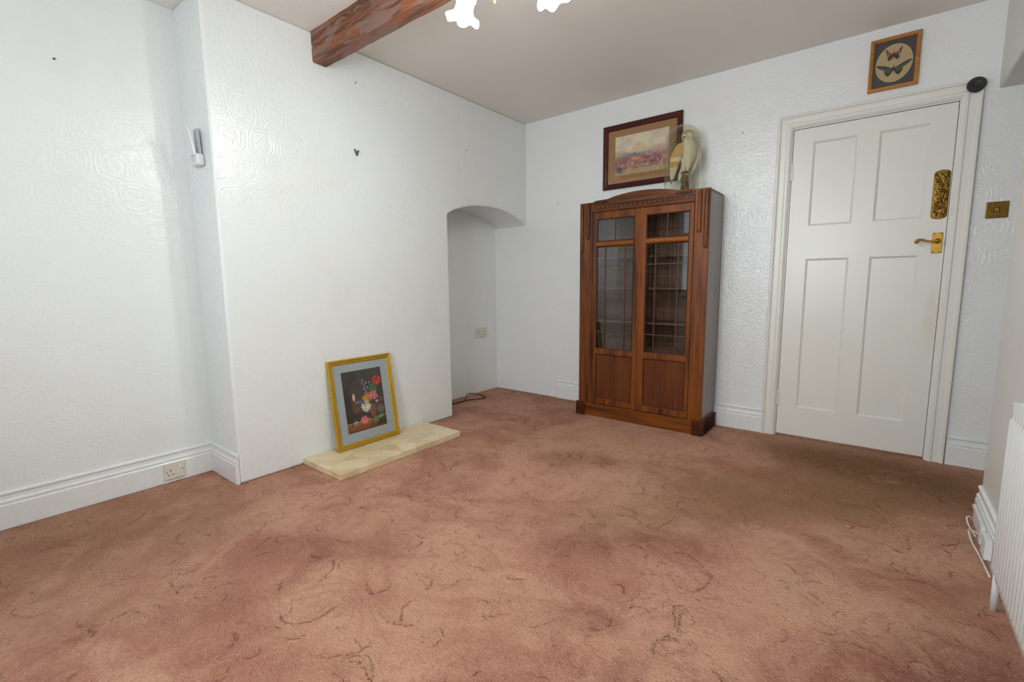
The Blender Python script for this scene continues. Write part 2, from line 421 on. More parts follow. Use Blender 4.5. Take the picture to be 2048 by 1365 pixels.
# left wall: recess, chimney breast with arched niche
arc = []
za, zp = 1.558, 1.668
for i in range(0, 25):
    t = i/24; y = 0+(YN)*t
    arc.append((y, za+(zp-za)*(1-(2*t-1)**2)**.8))
outline = [(YC, 0), (YC, H), (.02, H), (.02, za)]+arc[0:]+[(YN, 0)]
bm = nb(); prism(bm, outline, 'x', -.55, BRX); lw = finish('wall_left', bm, M['wall'], bevel=.012, seg=3)
struct(lw)
bm = nb(); box(bm, -.6, RECX, FY-.1, YC+.05, 0, H); box(bm, -.6, NICHX, YN-.05, .05, 0, H)
o = finish('wall_left_recess', bm, M['wall']); o.name = 'wall_left.001'; struct(o)
# back wall with door opening
DX0, DX1, DT = 2.084, 2.864, 1.988
bm = nb(); box(bm, -.6, DX0, 0, .14, 0, H); box(bm, DX1, 3.7, 0, .14, 0, H); box(bm, DX0, DX1, 0, .14, DT, H)
struct(finish('wall_back', bm, M['wall_b']))
# right wall with square opening to a side recess below a bulkhead
bm = nb(); prism(bm, [(FY-.1, 0), (FY-.1, H), (.02, H), (.02, 2.003), (-.77, 2.003), (-.77, 0)], 'x', RX, 3.5)
struct(finish('wall_right', bm, M['wall_plain'], bevel=.010, seg=3))
bm = nb(); box(bm, 3.45, 3.6, -.8, .05, 0, 2.1); o = finish('wall_right', bm, M['wall_plain']); struct(o)
# front wall behind the camera, with the window
WX0, WX1, WZ0, WZ1 = .12, 2.40, .85, 2.12
bm = nb(); box(bm, -.6, WX0, FY-.12, FY, 0, H); box(bm, WX1, 3.2, FY-.12, FY, 0, H); box(bm, WX0, WX1, FY-.12, FY, 0, WZ0); box(bm, WX0, WX1, FY-.12, FY, WZ1, H)
struct(finish('wall_front', bm, M['wall_plain']))
win = bpy.data.objects.new('window_1', None); C.objects.link(win); struct(win)
fy = FY-.06
bm = nb()
box(bm, WX0, WX0+.05, fy-.03, fy+.03, WZ0, WZ1); box(bm, WX1-.05, WX1, fy-.03, fy+.03, WZ0, WZ1)
box(bm, WX0, WX1, fy-.03, fy+.03, WZ0, WZ0+.06); box(bm, WX0, WX1, fy-.03, fy+.03, WZ1-.05, WZ1)
box(bm, (WX0+WX1)/2-.025, (WX0+WX1)/2+.025, fy-.028, fy+.028, WZ0+.05, WZ1-.04)
box(bm, WX0+.04, WX1-.04, fy-.026, fy+.026, 1.72, 1.76)
finish('window_frame', bm, M['gloss'], win)
bm = nb(); box(bm, WX0-.05, WX1+.05, FY-.03, FY+.10, WZ0-.03, WZ0); finish('window_sill', bm, M['gloss'], win, bevel=.006)
bm = nb(); box(bm, WX0+.04, WX1-.04, fy-.004, fy, WZ0+.05, WZ1-.04); finish('pane', bm, M['glass_win'], win)
# skirtings
SK = [(0, 0), (.019, 0), (.019, .105), (.014, .112), (.017, .117), (.017, .124), (.010, .130), (.009, .148), (.014, .152), (.014, .160), (.006, .166), (0, .166)]
def skirting(name, path):
    bm = nb(); sweep(bm, path, SK, False, lambda p, q, h: (p, q, h)); return struct(finish(name, bm, M['gloss'], bevel=.0015, seg=1))
skirting('baseboard_left', [(RECX, FY)[:2], (RECX, YC), (BRX-.002, YC)][::-1] if False else [(BRX+.0, YC), (RECX, YC), (RECX, FY)])
skirting('baseboard_back', [(2.018, 0), (.34, 0)])
skirting('baseboard_back', [(3.45, 0), (2.944, 0)])
skirting('baseboard_right', [(RX, FY), (RX, -.785)])
skirting('baseboard_front', [(RECX, FY), (RX, FY)])

# ------------------------------------------------------------------ door
AR = [(0, 0), (0, .012), (.012, .020), (.024, .020), (.030, .014), (.056, .014), (.062, .018), (.067, .026), (.076, .026), (.080, .018), (.080, 0)]
bm = nb()
fr = lambda p, q, h: (p, -h, q)
sweep(bm, [(2.864-.004, 0), (2.864-.004, 1.986), (2.088, 1.986), (2.088, 0)], [(-o, h) for o, h in AR], False, fr)
struct(finish('trim_1', bm, M['door'], bevel=.001, seg=1))
bm = nb()
box(bm, DX0-.001, DX0+.010, -.001, .14, 0, DT); box(bm, DX1-.010, DX1+.001, -.001, .14, 0, DT); box(bm, DX0+.009, DX1-.009, -.0016, .14, DT-.010, DT+.0015)
box(bm, DX0+.008, DX0+.024, .048, .13, 0, DT-.01); box(bm, DX1-.024, DX1-.008, .048, .13, 0, DT-.01); box(bm, DX0, DX1, .048, .13, DT-.024, DT-.008)
box(bm, DX0, DX1, .050, .13, 0, .012)  # unseen threshold strip, added to stop light leaking under the door
struct(finish('trim_2', bm, M['door']))
door = bpy.data.objects.new('door_1', None); C.objects.link(door); struct(door)
def panelled(bm, xs, zs, rec, yf, yb, depth, slope):
    """front at y=yf with recessed cells; xs, zs cut lists; rec = set of (i,j)"""
    for i in range(len(xs)-1):
        for j in range(len(zs)-1):
            x0, x1, z0, z1 = xs[i], xs[i+1], zs[j], zs[j+1]
            o = [bm.verts.new(p) for p in ((x0, yf, z0), (x1, yf, z0), (x1, yf, z1), (x0, yf, z1))]
            if (i, j) in rec:
                s = slope
                q = [bm.verts.new(p) for p in ((x0+s, yf+depth, z0+s), (x1-s, yf+depth, z0+s), (x1-s, yf+depth, z1-s), (x0+s, yf+depth, z1-s))]
                for k in range(4): bm.faces.new((o[k], o[(k+1) % 4], q[(k+1) % 4], q[k]))
                bm.faces.new(q)
            else: bm.faces.new(o)
    x0, x1, z0, z1 = xs[0], xs[-1], zs[0], zs[-1]
    b = [bm.verts.new(p) for p in ((x0, yb, z0), (x1, yb, z0), (x1, yb, z1), (x0, yb, z1))]
    f_ = [bm.verts.new(p) for p in ((x0, yf, z0), (x1, yf, z0), (x1, yf, z1), (x0, yf, z1))]
    bm.faces.new(b[::-1])
    for k in range(4): bm.faces.new((f_[(k+1) % 4], f_[k], b[k], b[(k+1) % 4]))
    bmesh.ops.remove_doubles(bm, verts=bm.verts, dist=1e-5)
    bmesh.ops.recalc_face_normals(bm, faces=bm.faces)
bm = nb()
panelled(bm, [2.0975, 2.203, 2.426, 2.526, 2.748, 2.8505], [.016, .207, 1.176, 1.380, 1.888, 1.974], {(1, 1), (3, 1), (1, 3), (3, 3)}, .001, .042, .010, .012)
finish('door_panel', bm, M['door'], door)
for z in (1.72, .262):
    bm = nb(); box(bm, 2.089, 2.107, -.004, .003, z-.05, z+.05); 
    for k in range(5): lathe(bm, [(.0055, 0), (.0055, .018)], 2.0965, -.004, z-.05+k*.0205, 10, capb=True, capt=True)
    finish('hinge', bm, M['door'], door)
# lever handle on its plate
hd = finish('door_handle', (lambda b: (box(b, 2.797, 2.841, -.004, .001, 1.184, 1.296), b)[1])(nb()), M['brass'], door, bevel=.003)
bm = nb()
lathe(bm, [(.014, 0), (.014, .004), (.009, .008), (.008, .040), (.0, .041)], 0, 0, 0, 20)
bmesh.ops.rotate(bm, verts=bm.verts, matrix=Matrix.Rotation(PI/2, 3, 'X')); bmesh.ops.translate(bm, verts=bm.verts, vec=(2.821, -.004, 1.250))
tube(bm, [(2.826, -.044, 1.252), (2.800, -.047, 1.248), (2.775, -.047, 1.250), (2.752, -.047, 1.258), (2.738, -.047, 1.256), (2.730, -.047, 1.248), (2.734, -.047, 1.240)],
     [.0085, .0065, .0055, .0065, .0085, .0095, .006], 12, 8)
finish('lever', bm, M['brass'], hd, smooth=True)
for sx in (2.805, 2.833):
    for sz in (1.191, 1.289):
        bm = nb(); lathe(bm, [(.003, 0), (.002, .001)], 0, 0, 0, 10, capt=True)
        bmesh.ops.rotate(bm, verts=bm.verts, matrix=Matrix.Rotation(PI/2, 3, 'X')); bmesh.ops.translate(bm, verts=bm.verts, vec=(sx, -.0042, sz))
        finish('screw', bm, M['dark'], hd)
bm = nb(); box(bm, 2.8505, 2.8545, .004, .012, 1.225, 1.262); finish('latch', bm, M['metal_br'], door)
# embossed finger plate
bm = nb()
nx, nz = 34, 110; W2, H2 = .034, .131; g = {}
rnd = random.Random(3)
bl = [(rnd.uniform(-.8, .8)*W2, rnd.uniform(-.9, .9)*H2, rnd.uniform(.003, .007), rnd.uniform(.002, .007)) for _ in range(150)]
bl += [(.002, -.02, .012, .009), (-.006, -.045, .014, .009), (0, .02, .012, .009), (.002, .045, .010, .008)]
for i in range(nx+1):
    for j in range(nz+1):
        u, v = -1+2*i/nx, -1+2*j/nz
        edge = W2*(1 if abs(v) < .86 else math.sqrt(max(0, 1-((abs(v)-.86)/.14)**2))*.42+.58)
        x, z = u*edge, v*H2*(1-.03*u*u)
        h = .004 + sum(a_*math.exp(-((x-bx)**2+(z-bz)**2)/(2*(s_*.55)**2))*.55 for bx, bz, s_, a_ in bl)
        h = min(h, .013)*(1 if (abs(u) < .99 and abs(v) < .99) else .15)
        g[i, j] = bm.verts.new((2.814+x, .001-h, 1.500+z))
for i in range(nx):
    for j in range(nz): bm.faces.new((g[i, j], g[i+1, j], g[i+1, j+1], g[i, j+1]))
finish('finger_plate', bm, M['brass_old'], door, smooth=True)

# ------------------------------------------------------------------ ceiling beam
bm = nb(); NX = 60
rr = random.Random(5); rings = []
for i in range(NX+1):
    x = .0+2.995*i/NX; j = lambda s=.003: rr.uniform(-s, s)
    y0, y1, z0 = -2.012, -1.925, 2.282
    ring = [(x, y0+j(.002), H), (x, y0+j(.001), 2.372+j()), (x, y0+.006+j(.001), 2.366+j()), (x, y0+j(.001), 2.360+j()), (x, y0+.002+j(.002), z0+.008), (x, y0+.008, z0+j(.002)), (x, y1-.004, z0+j(.002)), (x, y1+j(.001), z0+.006), (x, y1, H)]
    rings.append([bm.verts.new(p) for p in ring])
for a, b in zip(rings, rings[1:]):
    for k in range(len(a)-1): bm.faces.new((a[k], b[k], b[k+1], a[k+1]))
bm.faces.new(rings[0]); bm.faces.new(rings[-1][::-1]); bmesh.ops.recalc_face_normals(bm, faces=bm.faces)
tag(finish('ceiling_beam', bm, M['beam']), 'worn brown-stained timber beam crossing the ceiling from the chimney breast', 'beam')

# ------------------------------------------------------------------ hearth slab
bm = nb(); box(bm, .001, .393, -2.219, -1.310, 0, .037)
o = finish('hearth_slab', bm, M['marble'], bevel=.003)
tag(o, 'low beige marble hearth slab on the carpet against the chimney breast', 'hearth')

# ------------------------------------------------------------------ bookcase
cab = thing('bookcase', 'dark oak bookcase with two leaded glass doors between the alcove and the white door', 'bookcase', (1.228, -.18, 0))
def cpart(name, bm, mat, parent=None, **kw):
    bmesh.ops.translate(bm, verts=bm.verts, vec=(-1.228, .18, 0))
    return finish(name, bm, mat, parent or cab, **kw)
XL, XR, YF, YB = .756, 1.700, -.336, -.024
bm = nb(); box(bm, XL, XL+.018, YF+.02, YB, .02, 1.615); cpart('side_panel', bm, M['oak'], bevel=.002)
bm = nb(); box(bm, XR-.018, XR, YF+.02, YB, .02, 1.615); cpart('side_panel', bm, M['oakglare'], bevel=.002)
bm = nb(); box(bm, XL, XR, YF+.01, YB, 1.615, 1.632); cpart('top', bm, M['oakd'], bevel=.003)
bm = nb(); box(bm, XL+.018, XR-.018, YB-.008, YB, .06, 1.615); cpart('back_panel', bm, M['oaki'])
bm = nb(); box(bm, XL+.018, XR-.018, YF+.02, YB-.008, .095, .110); cpart('bottom_board', bm, M['oaki'])
for z in (.735, .985, 1.215):
    bm = nb(); box(bm, XL+.018, XR-.018, -.262, YB-.008, z, z+.014); cpart('shelf', bm, M['oaki'])
# front stiles and frieze
bm = nb(); box(bm, XL, .858, YF, YF+.022, .098, 1.630); cpart('front_stile', bm, M['oak'], bevel=.003)
bm = nb(); box(bm, 1.607, XR, YF, YF+.022, .098, 1.634); cpart('front_stile', bm, M['oak'], bevel=.003)
# crest with shallow central arch
pts = [(.858, 1.556), (.858, 1.612), (.866, 1.634), (.885, 1.640), (.985, 1.643)]
for i in range(1, 20):
    t = i/20; pts.append((.985+(1.480-.985)*t, 1.643+.031*math.sin(PI*t)**.75))
pts += [(1.480, 1.643), (1.585, 1.640), (1.600, 1.634), (1.607, 1.612), (1.607, 1.556)]
bm = nb(); prism(bm, pts, 'y', YF+.002, YF+.022); crest = cpart('crest', bm, M['oakh'], bevel=.0025)
for side in (0, 1):
    bm = nb()
    for k in range(9):
        x = (.872+k*.012) if side == 0 else (1.592-k*.012); s = 1 if side == 0 else -1
        tube(bm, [(x, YF+.003, 1.613), (x+s*.010, YF, 1.622), (x+s*.012, YF+.003, 1.636)], [.002, .0035, .002], 6, 3)
        tube(bm, [(x+s*.006, YF+.003, 1.611), (x+s*.014, YF+.0005, 1.614), (x+s*.02, YF+.003, 1.624)], [.001, .003, .001], 6, 3)
    cpart('leaf_carving', bm, M['oakd'], crest, smooth=True)
bm = nb(); box(bm, .858, 1.607, YF-.004, YF+.004, 1.600, 1.606); box(bm, .858, 1.607, YF-.006, YF+.004, 1.562, 1.572)
cpart('bead_moulding', bm, M['oakh'], crest, bevel=.002)
bm = nb(); box(bm, .859, 1.606, YF+.0005, YF+.003, 1.573, 1.600); cpart('bead_channel', bm, M['oakd'], crest)
bm = nb(); bmesh.ops.create_uvsphere(bm, u_segments=10, v_segments=6, radius=.0075, matrix=Matrix.Translation((.876, YF, 1.586)))
bead = cpart('bead', bm, M['oakl'], crest, smooth=True)
for k in range(1, 21):
    b2 = bead.copy(); C.objects.link(b2); b2.parent = crest; b2.location.x = k*(1.590-.876)/20
# applied reeded bars
for x, z0 in ((.7595, 1.262), (.812, 1.362), (1.624, 1.356), (1.668, 1.254)):
    bm = nb(); n = 10; wd = .029; cx = x+wd/2
    ring = []
    for (zz, sc) in ((z0, .55), (z0+.006, .85), (z0+.014, 1), (1.612, 1), (1.620, .8), (1.625, .4)):
        ring.append([bm.verts.new((cx+math.cos(PI*k/n)*wd/2*sc, YF-math.sin(PI*k/n)*.014*sc, zz)) for k in range(n+1)])
    for a, b in zip(ring, ring[1:]):
        for k in range(n): bm.faces.new((a[k], b[k], b[k+1], a[k+1]))
    bm.faces.new(ring[0]); bm.faces.new(ring[-1][::-1]); bmesh.ops.recalc_face_normals(bm, faces=bm.faces)
    cpart('applied_bar', bm, M['oak'], smooth=True, autosm=.9)
# plinth with fluted corner blocks
bm = nb(); box(bm, .80, 1.655, YF-.002, YF+.02, .0, .094); box(bm, .79, 1.665, YF-.008, YF+.02, .090, .099); cpart('plinth', bm, M['oakh'], bevel=.002)
for x0 in (.738, 1.640):
    bm = nb(); box(bm, x0, x0+.074, YF-.014, YF+.02, 0, .098)
    for k in range(4):
        lathe(bm, [(.0075, .004), (.0075, .100), (.005, .106), (.001, .107)], x0+.010+k*.018, YF-.014, 0, 12)
    cpart('corner_block', bm, M['oakd'], bevel=.001, seg=1)
for (x0, x1) in ((.741, .757), (1.699, 1.713)):
    bm = nb(); box(bm, x0, x1, YF-.004, YB, 0, .098)
    for k in range(9):
        lathe(bm, [(.006, .004), (.006, .098), (.004, .104), (.001, .105)], x0 if x0 < 1 else x1, YF+.012+k*.032, 0, 10)
    cpart('side_plinth', bm, M['oakd'])
# doors
def cdoor(x0, x1, gx0, gx1, keyx=None):
    yb = YF+.020; yf = YF+.001
    bm = nb()
    panels = [(gx0, gx1, 1.341, 1.503), (gx0, gx1, .537, 1.303), (gx0, gx1, .146, .494)]
    box(bm, x0, gx0, yf, yb, .102, 1.553); box(bm, gx1, x1, yf, yb, .102, 1.553)
    for z0, z1 in ((.102, .146), (.494, .537), (1.303, 1.341), (1.503, 1.553)): box(bm, gx0-.001, gx1+.001, yf+.0006, yb, z0, z1)
    d = cpart('door', bm, M['oak'], bevel=.0025)
    bm = nb(); box(bm, gx0-.002, gx1+.002, yf+.010, yf+.016, .140, .500); cpart('door_board', bm, M['oakp'], d)
    bm = nb(); n = 12; rings = []
    for xx in (gx0, gx1):
        rings.append([bm.verts.new((xx, yf+.001-math.sin(PI*k/n)*.013, 1.322+math.cos(PI*k/n)*.0175)) for k in range(n+1)])
    for k in range(n): bm.faces.new((rings[0][k], rings[0][k+1], rings[1][k+1], rings[1][k]))
    bm.faces.new(rings[0]); bm.faces.new(rings[1][::-1]); bmesh.ops.recalc_face_normals(bm, faces=bm.faces)
    cpart('rounded_rail', bm, M['oakl'], d, smooth=True, autosm=1.0)
    for z0, z1 in ((1.338, 1.506), (.534, 1.306)):
        bm = nb(); box(bm, gx0-.002, gx1+.002, yf+.010, yf+.013, z0, z1); cpart('glass', bm, M['glass'], d)
    bm = nb(); t = .0028; y0, y1 = yf+.005, yf+.0155; gw = gx1-gx0
    box(bm, gx0+gw*.5-t, gx0+gw*.5+t, y0, y1, 1.340, 1.504)
    for f in (.237, .768): box(bm, gx0+gw*f-t, gx0+gw*f+t, y0, y1, .536, 1.304)
    for z in (.668, 1.163): box(bm, gx0, gx1, y0+.001, y1-.001, z-t, z+t)
    cpart('leading', bm, M['lead'], d)
    bm = nb()
    for px0, px1, z0, z1 in panels:
        sweep(bm, [(px0, z0), (px1, z0), (px1, z1), (px0, z1)], [(0, 0), (.005, -.004), (.005, -.010), (0, -.010)], True, lambda p, q, h: (p, yf-h, q))
    cpart('inner_moulding', bm, M['oakd'], d)
    if keyx:
        bm = nb(); box(bm, keyx-.0035, keyx+.0035, yf-.001, yf+.001, 1.046, 1.064); cpart('keyhole', bm, M['dark'], d, bevel=.001)
        bm = nb(); box(bm, x0-.003, x0+.006, yf-.004, yf+.001, .102, 1.553); cpart('meeting_strip', bm, M['oak'], d, bevel=.002)
    return d
cdoor(.861, 1.230, .896, 1.193)
cdoor(1.234, 1.604, 1.281, 1.577, 1.252)

# ------------------------------------------------------------------ painted prints (colours of the print itself)
def vnoise(u, v, f, seed):
    rs = np.random.RandomState(seed); g_ = rs.rand(64, 64)
    x, y = u*f, v*f; xi, yi = np.floor(x).astype(int), np.floor(y).astype(int); fx, fy_ = x-xi, y-yi
    fx = fx*fx*(3-2*fx); fy_ = fy_*fy_*(3-2*fy_)
    G = lambda i, j: g_[i % 64, j % 64]
    return (G(xi, yi)*(1-fx)+G(xi+1, yi)*fx)*(1-fy_)+(G(xi, yi+1)*(1-fx)+G(xi+1, yi+1)*fx)*fy_
def fbm(u, v, f, seed): return (vnoise(u, v, f, seed)+.5*vnoise(u, v, f*2.1, seed+1)+.25*vnoise(u, v, f*4.3, seed+2))/1.75
def s3(r, g, b): return np.array(sr(r, g, b)[:3])
def grid_print(name, w_, h_, nx, ny, fn, parent, z=0.0):
    """flat print, local x right, y up, facing +z, centred; fn(U,V)->rgb array, V up"""
    U, V = np.meshgrid(np.linspace(0, 1, nx), np.linspace(0, 1, ny)); col = fn(U, V)
    me = bpy.data.meshes.new(name)
    vs = [((u-.5)*w_, (v-.5)*h_, z) for u, v in zip(U.ravel(), V.ravel())]
    fs = [(j*nx+i, j*nx+i+1, (j+1)*nx+i+1, (j+1)*nx+i) for j in range(ny-1) for i in range(nx-1)]
    me.from_pydata(vs, [], fs); at = me.color_attributes.new('Col', 'FLOAT_COLOR', 'POINT')
    rgba = np.ones((nx*ny, 4), dtype=np.float32); rgba[:, :3] = np.clip(col.reshape(-1, 3), 0, 1); at.data.foreach_set('color', rgba.ravel())
    me.materials.append(M['print']); o = bpy.data.objects.new(name, me); C.objects.link(o); o.parent = parent; return o
def lay(col, mask, c): return col*(1-mask[..., None])+np.asarray(c)*mask[..., None]
def blobm(U, V, cx, cy, rx, ry, asp=1.0, petals=0, amp=.25, soft=.25, ph=0):
    dx, dy = (U-cx)/rx, (V-cy)/ry; r = np.sqrt(dx*dx+dy*dy)
    if petals: r = r/(1+amp*np.sin(np.arctan2(dy, dx)*petals+ph))
    return np.clip((1-r)/soft, 0, 1)
def flower_print(U, V):
    n = fbm(U, V*1.35, 9, 2); col = s3(52, 40, 34)*(.6+.8*n)[..., None]
    col = lay(col, np.clip((V-.55)*1.5, 0, .6)*n, s3(84, 72, 60))
    tb = np.clip((.17-(V+.02*np.sin(U*9)))/.03, 0, 1)*np.clip((.75-U)/.2, 0, 1); col = lay(col, tb*.85, s3(150, 92, 52)); col = lay(col, np.clip(1-abs(V-.155)/.012, 0, 1)*(U < .62)*.9, s3(222, 178, 124))
    col = lay(col, np.clip((.06-V)/.03, 0, 1), s3(112, 66, 36))
    col = lay(col, blobm(U, V, .30, .52, .17, .24)*.5, s3(92, 60, 44)); col = lay(col, blobm(U, V, .24, .57, .035, .07)*.9, s3(226, 196, 160))
    col = lay(col, blobm(U, V, .34, .48, .12, .035, soft=.6)*.8, s3(110, 120, 150)); col = lay(col, blobm(U, V, .28, .36, .14, .10, soft=.8)*.6, s3(128, 70, 42))
    col = lay(col, blobm(U, V, .68, .30, .11, .13, soft=.4)*.85, s3(142, 72, 50)); col = lay(col, blobm(U, V, .88, .30, .11, .09, soft=.4)*.7, s3(112, 112, 100))
    col = lay(col, blobm(U, V, .90, .45, .10, .06, soft=.5)*.6, s3(128, 86, 56))
    rs = random.Random(4)
    for _ in range(60):
        a, r = rs.uniform(0, 6.28), rs.uniform(0, .26); x, y = .62+math.cos(a)*r*.9, .52+math.sin(a)*r
        col = lay(col, blobm(U, V, x, y, .03, .02, petals=3, ph=a, soft=.5)*.6, s3(60+rs.randint(0, 30), 76+rs.randint(0, 40), 44))
    def flower(x, y, r, c, c2, p):
        nonlocal col
        for k in range(60):
            a = rs.uniform(0, 6.28); q = r*math.sqrt((60-k)/60*rs.uniform(.5, 1)); j = rs.uniform(.7, 1.2)
            cc = s3(*c) if k % 3 else s3(*c2)
            ea, eb = (.30, .16) if k % 2 else (.18, .26)
            col = lay(col, blobm(U, V, x+math.cos(a)*q, y+math.sin(a)*q*.72, r*ea*j, r*eb*j, soft=.8)*.85, cc*rs.uniform(.5, 1.25))
    for x, y in ((.50, .82), (.49, .77), (.53, .73), (.58, .77), (.66, .77), (.60, .69), (.52, .68), (.56, .64), (.53, .60)):
        col = lay(col, blobm(U, V, x, y, .028, .020, petals=5, soft=.5)*.9, s3(150, 150, 180))
    flower(.85, .78, .12, (226, 62, 44), (160, 30, 30), 6); flower(.74, .66, .10, (88, 140, 62), (58, 100, 44), 4)
    flower(.72, .53, .11, (226, 96, 110), (240, 160, 160), 5); flower(.60, .58, .05, (222, 80, 90), (200, 60, 70), 4)
    flower(.54, .51, .10, (226, 160, 52), (196, 112, 36), 5); flower(.52, .39, .13, (238, 236, 214), (196, 196, 172), 5)
    flower(.44, .17, .10, (232, 96, 110), (244, 150, 150), 5); flower(.22, .15, .055, (196, 176, 188), (150, 130, 150), 4)
    flower(.80, .43, .035, (220, 190, 180), (160, 130, 120), 4); flower(.72, .12, .09, (140, 130, 92), (100, 100, 70), 4)
    col = lay(col, blobm(U, V, .86, .17, .12, .035, petals=2, soft=.4)*.9, s3(120, 150, 66))
    tex = fbm(U, V*1.35, 34, 77); tex2 = fbm(U, V*1.35, 14, 33)
    return col*(.55+.9*tex*(.6+.6*tex2))[..., None]
def land_print(U, V):
    n = fbm(U, V, 7, 11); n2 = fbm(U, V, 22, 15)
    col = lay(np.ones(U.shape+(3,))*s3(222, 212, 180), np.clip(n*1.4-.4, 0, 1), s3(196, 180, 162)); col = lay(col, np.clip((n-.5)*2, 0, 1)*(V > .6)*.7, s3(206, 176, 166))
    mt = .60+.16*np.exp(-((U-.46)/.13)**2)+.03*np.sin(U*17)+.03*n
    col = lay(col, np.clip((mt-V)/.05, 0, 1)*.65, s3(206, 170, 138)); col = lay(col, blobm(U, V, .52, .62, .16, .09, soft=.9)*.8, s3(218, 190, 130))
    col = lay(col, np.clip((.60+.03*np.sin(U*9+1)-V)/.05, 0, 1)*np.clip((U-.6)*4, 0, 1)*.6, s3(184, 140, 136))
    col = lay(col, np.clip((.56+.04*np.sin(U*6+2)+.05*n2-V)/.04, 0, 1)*np.clip(1-abs(U-.38)*2.2, 0, 1), s3(104, 112, 128))
    fg = np.clip((.46+.06*n2-V)/.05, 0, 1); col = lay(col, fg, s3(156, 112, 104)); pat = np.clip((n2-.45)*4, 0, 1)
    col = lay(col, fg*pat*.8, s3(120, 118, 136)); col = lay(col, fg*np.clip((fbm(U, V, 15, 40)-.52)*6, 0, 1)*.8, s3(216, 166, 128))
    col = lay(col, fg*np.clip((fbm(U, V, 12, 60)-.56)*7, 0, 1)*.8, s3(150, 84, 84)); col = lay(col, np.clip((.10+.1*n2-V)/.03, 0, 1)*.6, s3(196, 178, 120))
    col = lay(col, blobm(U, V, .09, .14, .10, .10, soft=.6)*.8, s3(74, 90, 84))
    for x, y, rx, ry, c in ((.42, .38, .10, .05, (216, 142, 76)), (.35, .40, .04, .03, (226, 160, 90)), (.38, .28, .018, .09, (196, 110, 64)), (.47, .28, .018, .09, (196, 110, 64)), (.52, .30, .018, .08, (206, 130, 80)),
                            (.62, .37, .10, .07, (140, 62, 58)), (.58, .26, .02, .07, (130, 60, 56)), (.70, .26, .02, .07, (120, 52, 52)), (.80, .36, .08, .05, (150, 80, 76)), (.78, .26, .018, .06, (140, 80, 70)), (.85, .27, .018, .06, (140, 80, 70))):
        col = lay(col, blobm(U, V, x, y, rx, ry, soft=.5)*.85, s3(*c))
    return col
def pic_frame(bm, w_, h_, prof): sweep(bm, [(-w_/2, -h_/2), (w_/2, -h_/2), (w_/2, h_/2), (-w_/2, h_/2)], prof, True, lambda p, q, h: (p, q, h))
def slab(bm, w_, h_, z0, z1, hole=None):
    if not hole: box(bm, -w_/2, w_/2, -h_/2, h_/2, z0, z1); return
    hx0, hx1, hy0, hy1 = hole
    sweep(bm, [(hx0, hy0), (hx1, hy0), (hx1, hy1), (hx0, hy1)], [(0, z0), (0, z1), (-1e-4, z1)], True, lambda p, q, h: (p, q, h)) if False else None
    box(bm, -w_/2, hx0, -h_/2, h_/2, z0, z1); box(bm, hx1, w_/2, -h_/2, h_/2, z0, z1); box(bm, hx0, hx1, -h_/2, hy0, z0, z1); box(bm, hx0, hx1, hy1, h_/2, z0, z1)
# flower picture leaning on the wall
w_, h_ = .456, .553
bot = Vector((.103, -2.049, .0385)); top = Vector((.026, -2.049, .585))
up = (top-bot).normalized(); rt = Vector((0, 1, 0)); out = rt.cross(up)
ctr = bot+up*(h_/2)+rt*(w_/2)
mx = Matrix(((rt.x, up.x, out.x, ctr.x), (rt.y, up.y, out.y, ctr.y), (rt.z, up.z, out.z, ctr.z), (0, 0, 0, 1)))
pc = thing('framed_picture', 'gold framed flower still life leaning on the wall atop the marble hearth', 'picture', mat=mx)
bm = nb(); pic_frame(bm, w_, h_, [(0, -.018), (0, -.004), (.004, .001), (.010, .0025), (.014, -.002), (.018, -.002), (.023, .000), (.028, -.004), (.031, -.008), (.031, -.018)])
finish('frame', bm, M['gold'], pc, bevel=.001, seg=1)
iw, ih = w_-.060, h_-.060; pw, ph_ = .288, .384
bm = nb(); slab(bm, iw, ih, -.016, -.010, (-pw/2+.0, pw/2, -ph_/2+.004, ph_/2+.004)); finish('mount', bm, M['matgrey'], pc)
o = grid_print('print', pw+.004, ph_+.004, 190, 250, flower_print, pc, -.0125); o.location.y = .004
bm = nb(); box(bm, -iw/2, iw/2, -ih/2, ih/2, -.018, -.0165); finish('backing', bm, M['mattan'], pc)
bm = nb(); box(bm, -iw/2, iw/2, -ih/2, ih/2, -.0085, -.0075); finish('glass', bm, M['glass_pic'], pc)
# landscape picture on the back wall
w_, h_ = .622, .482
mx = Matrix(((1, 0, 0, .778+w_/2), (0, 0, -1, -.002-.018), (0, 1, 0, 1.770+h_/2), (0, 0, 0, 1)))
pc = thing('framed_picture', 'dark red framed highland cattle landscape hanging above the bookcase', 'picture', mat=mx)
bm = nb(); pic_frame(bm, w_, h_, [(0, -.018), (0, .000), (.006, .004), (.020, .002), (.030, -.003), (.036, -.002), (.040, -.006), (.042, -.010), (.042, -.018)])
finish('frame', bm, M['maho'], pc, bevel=.001, seg=1)
iw, ih = w_-.082, h_-.082; pw, ph_ = .424, .294
bm = nb(); slab(bm, iw, ih, -.016, -.011, (-pw/2, pw/2, -ph_/2+.004, ph_/2+.004)); finish('mount', bm, M['mattan'], pc)
o = grid_print('print', pw+.004, ph_+.004, 220, 160, land_print, pc, -.0135); o.location.y = .004
bm = nb(); box(bm, -iw/2, iw/2, -ih/2, ih/2, -.018, -.0165); finish('backing', bm, M['mattan'], pc)
bm = nb(); box(bm, -iw/2, iw/2, -ih/2, ih/2, -.0095, -.0088); finish('glass', bm, M['glass_pic'], pc)
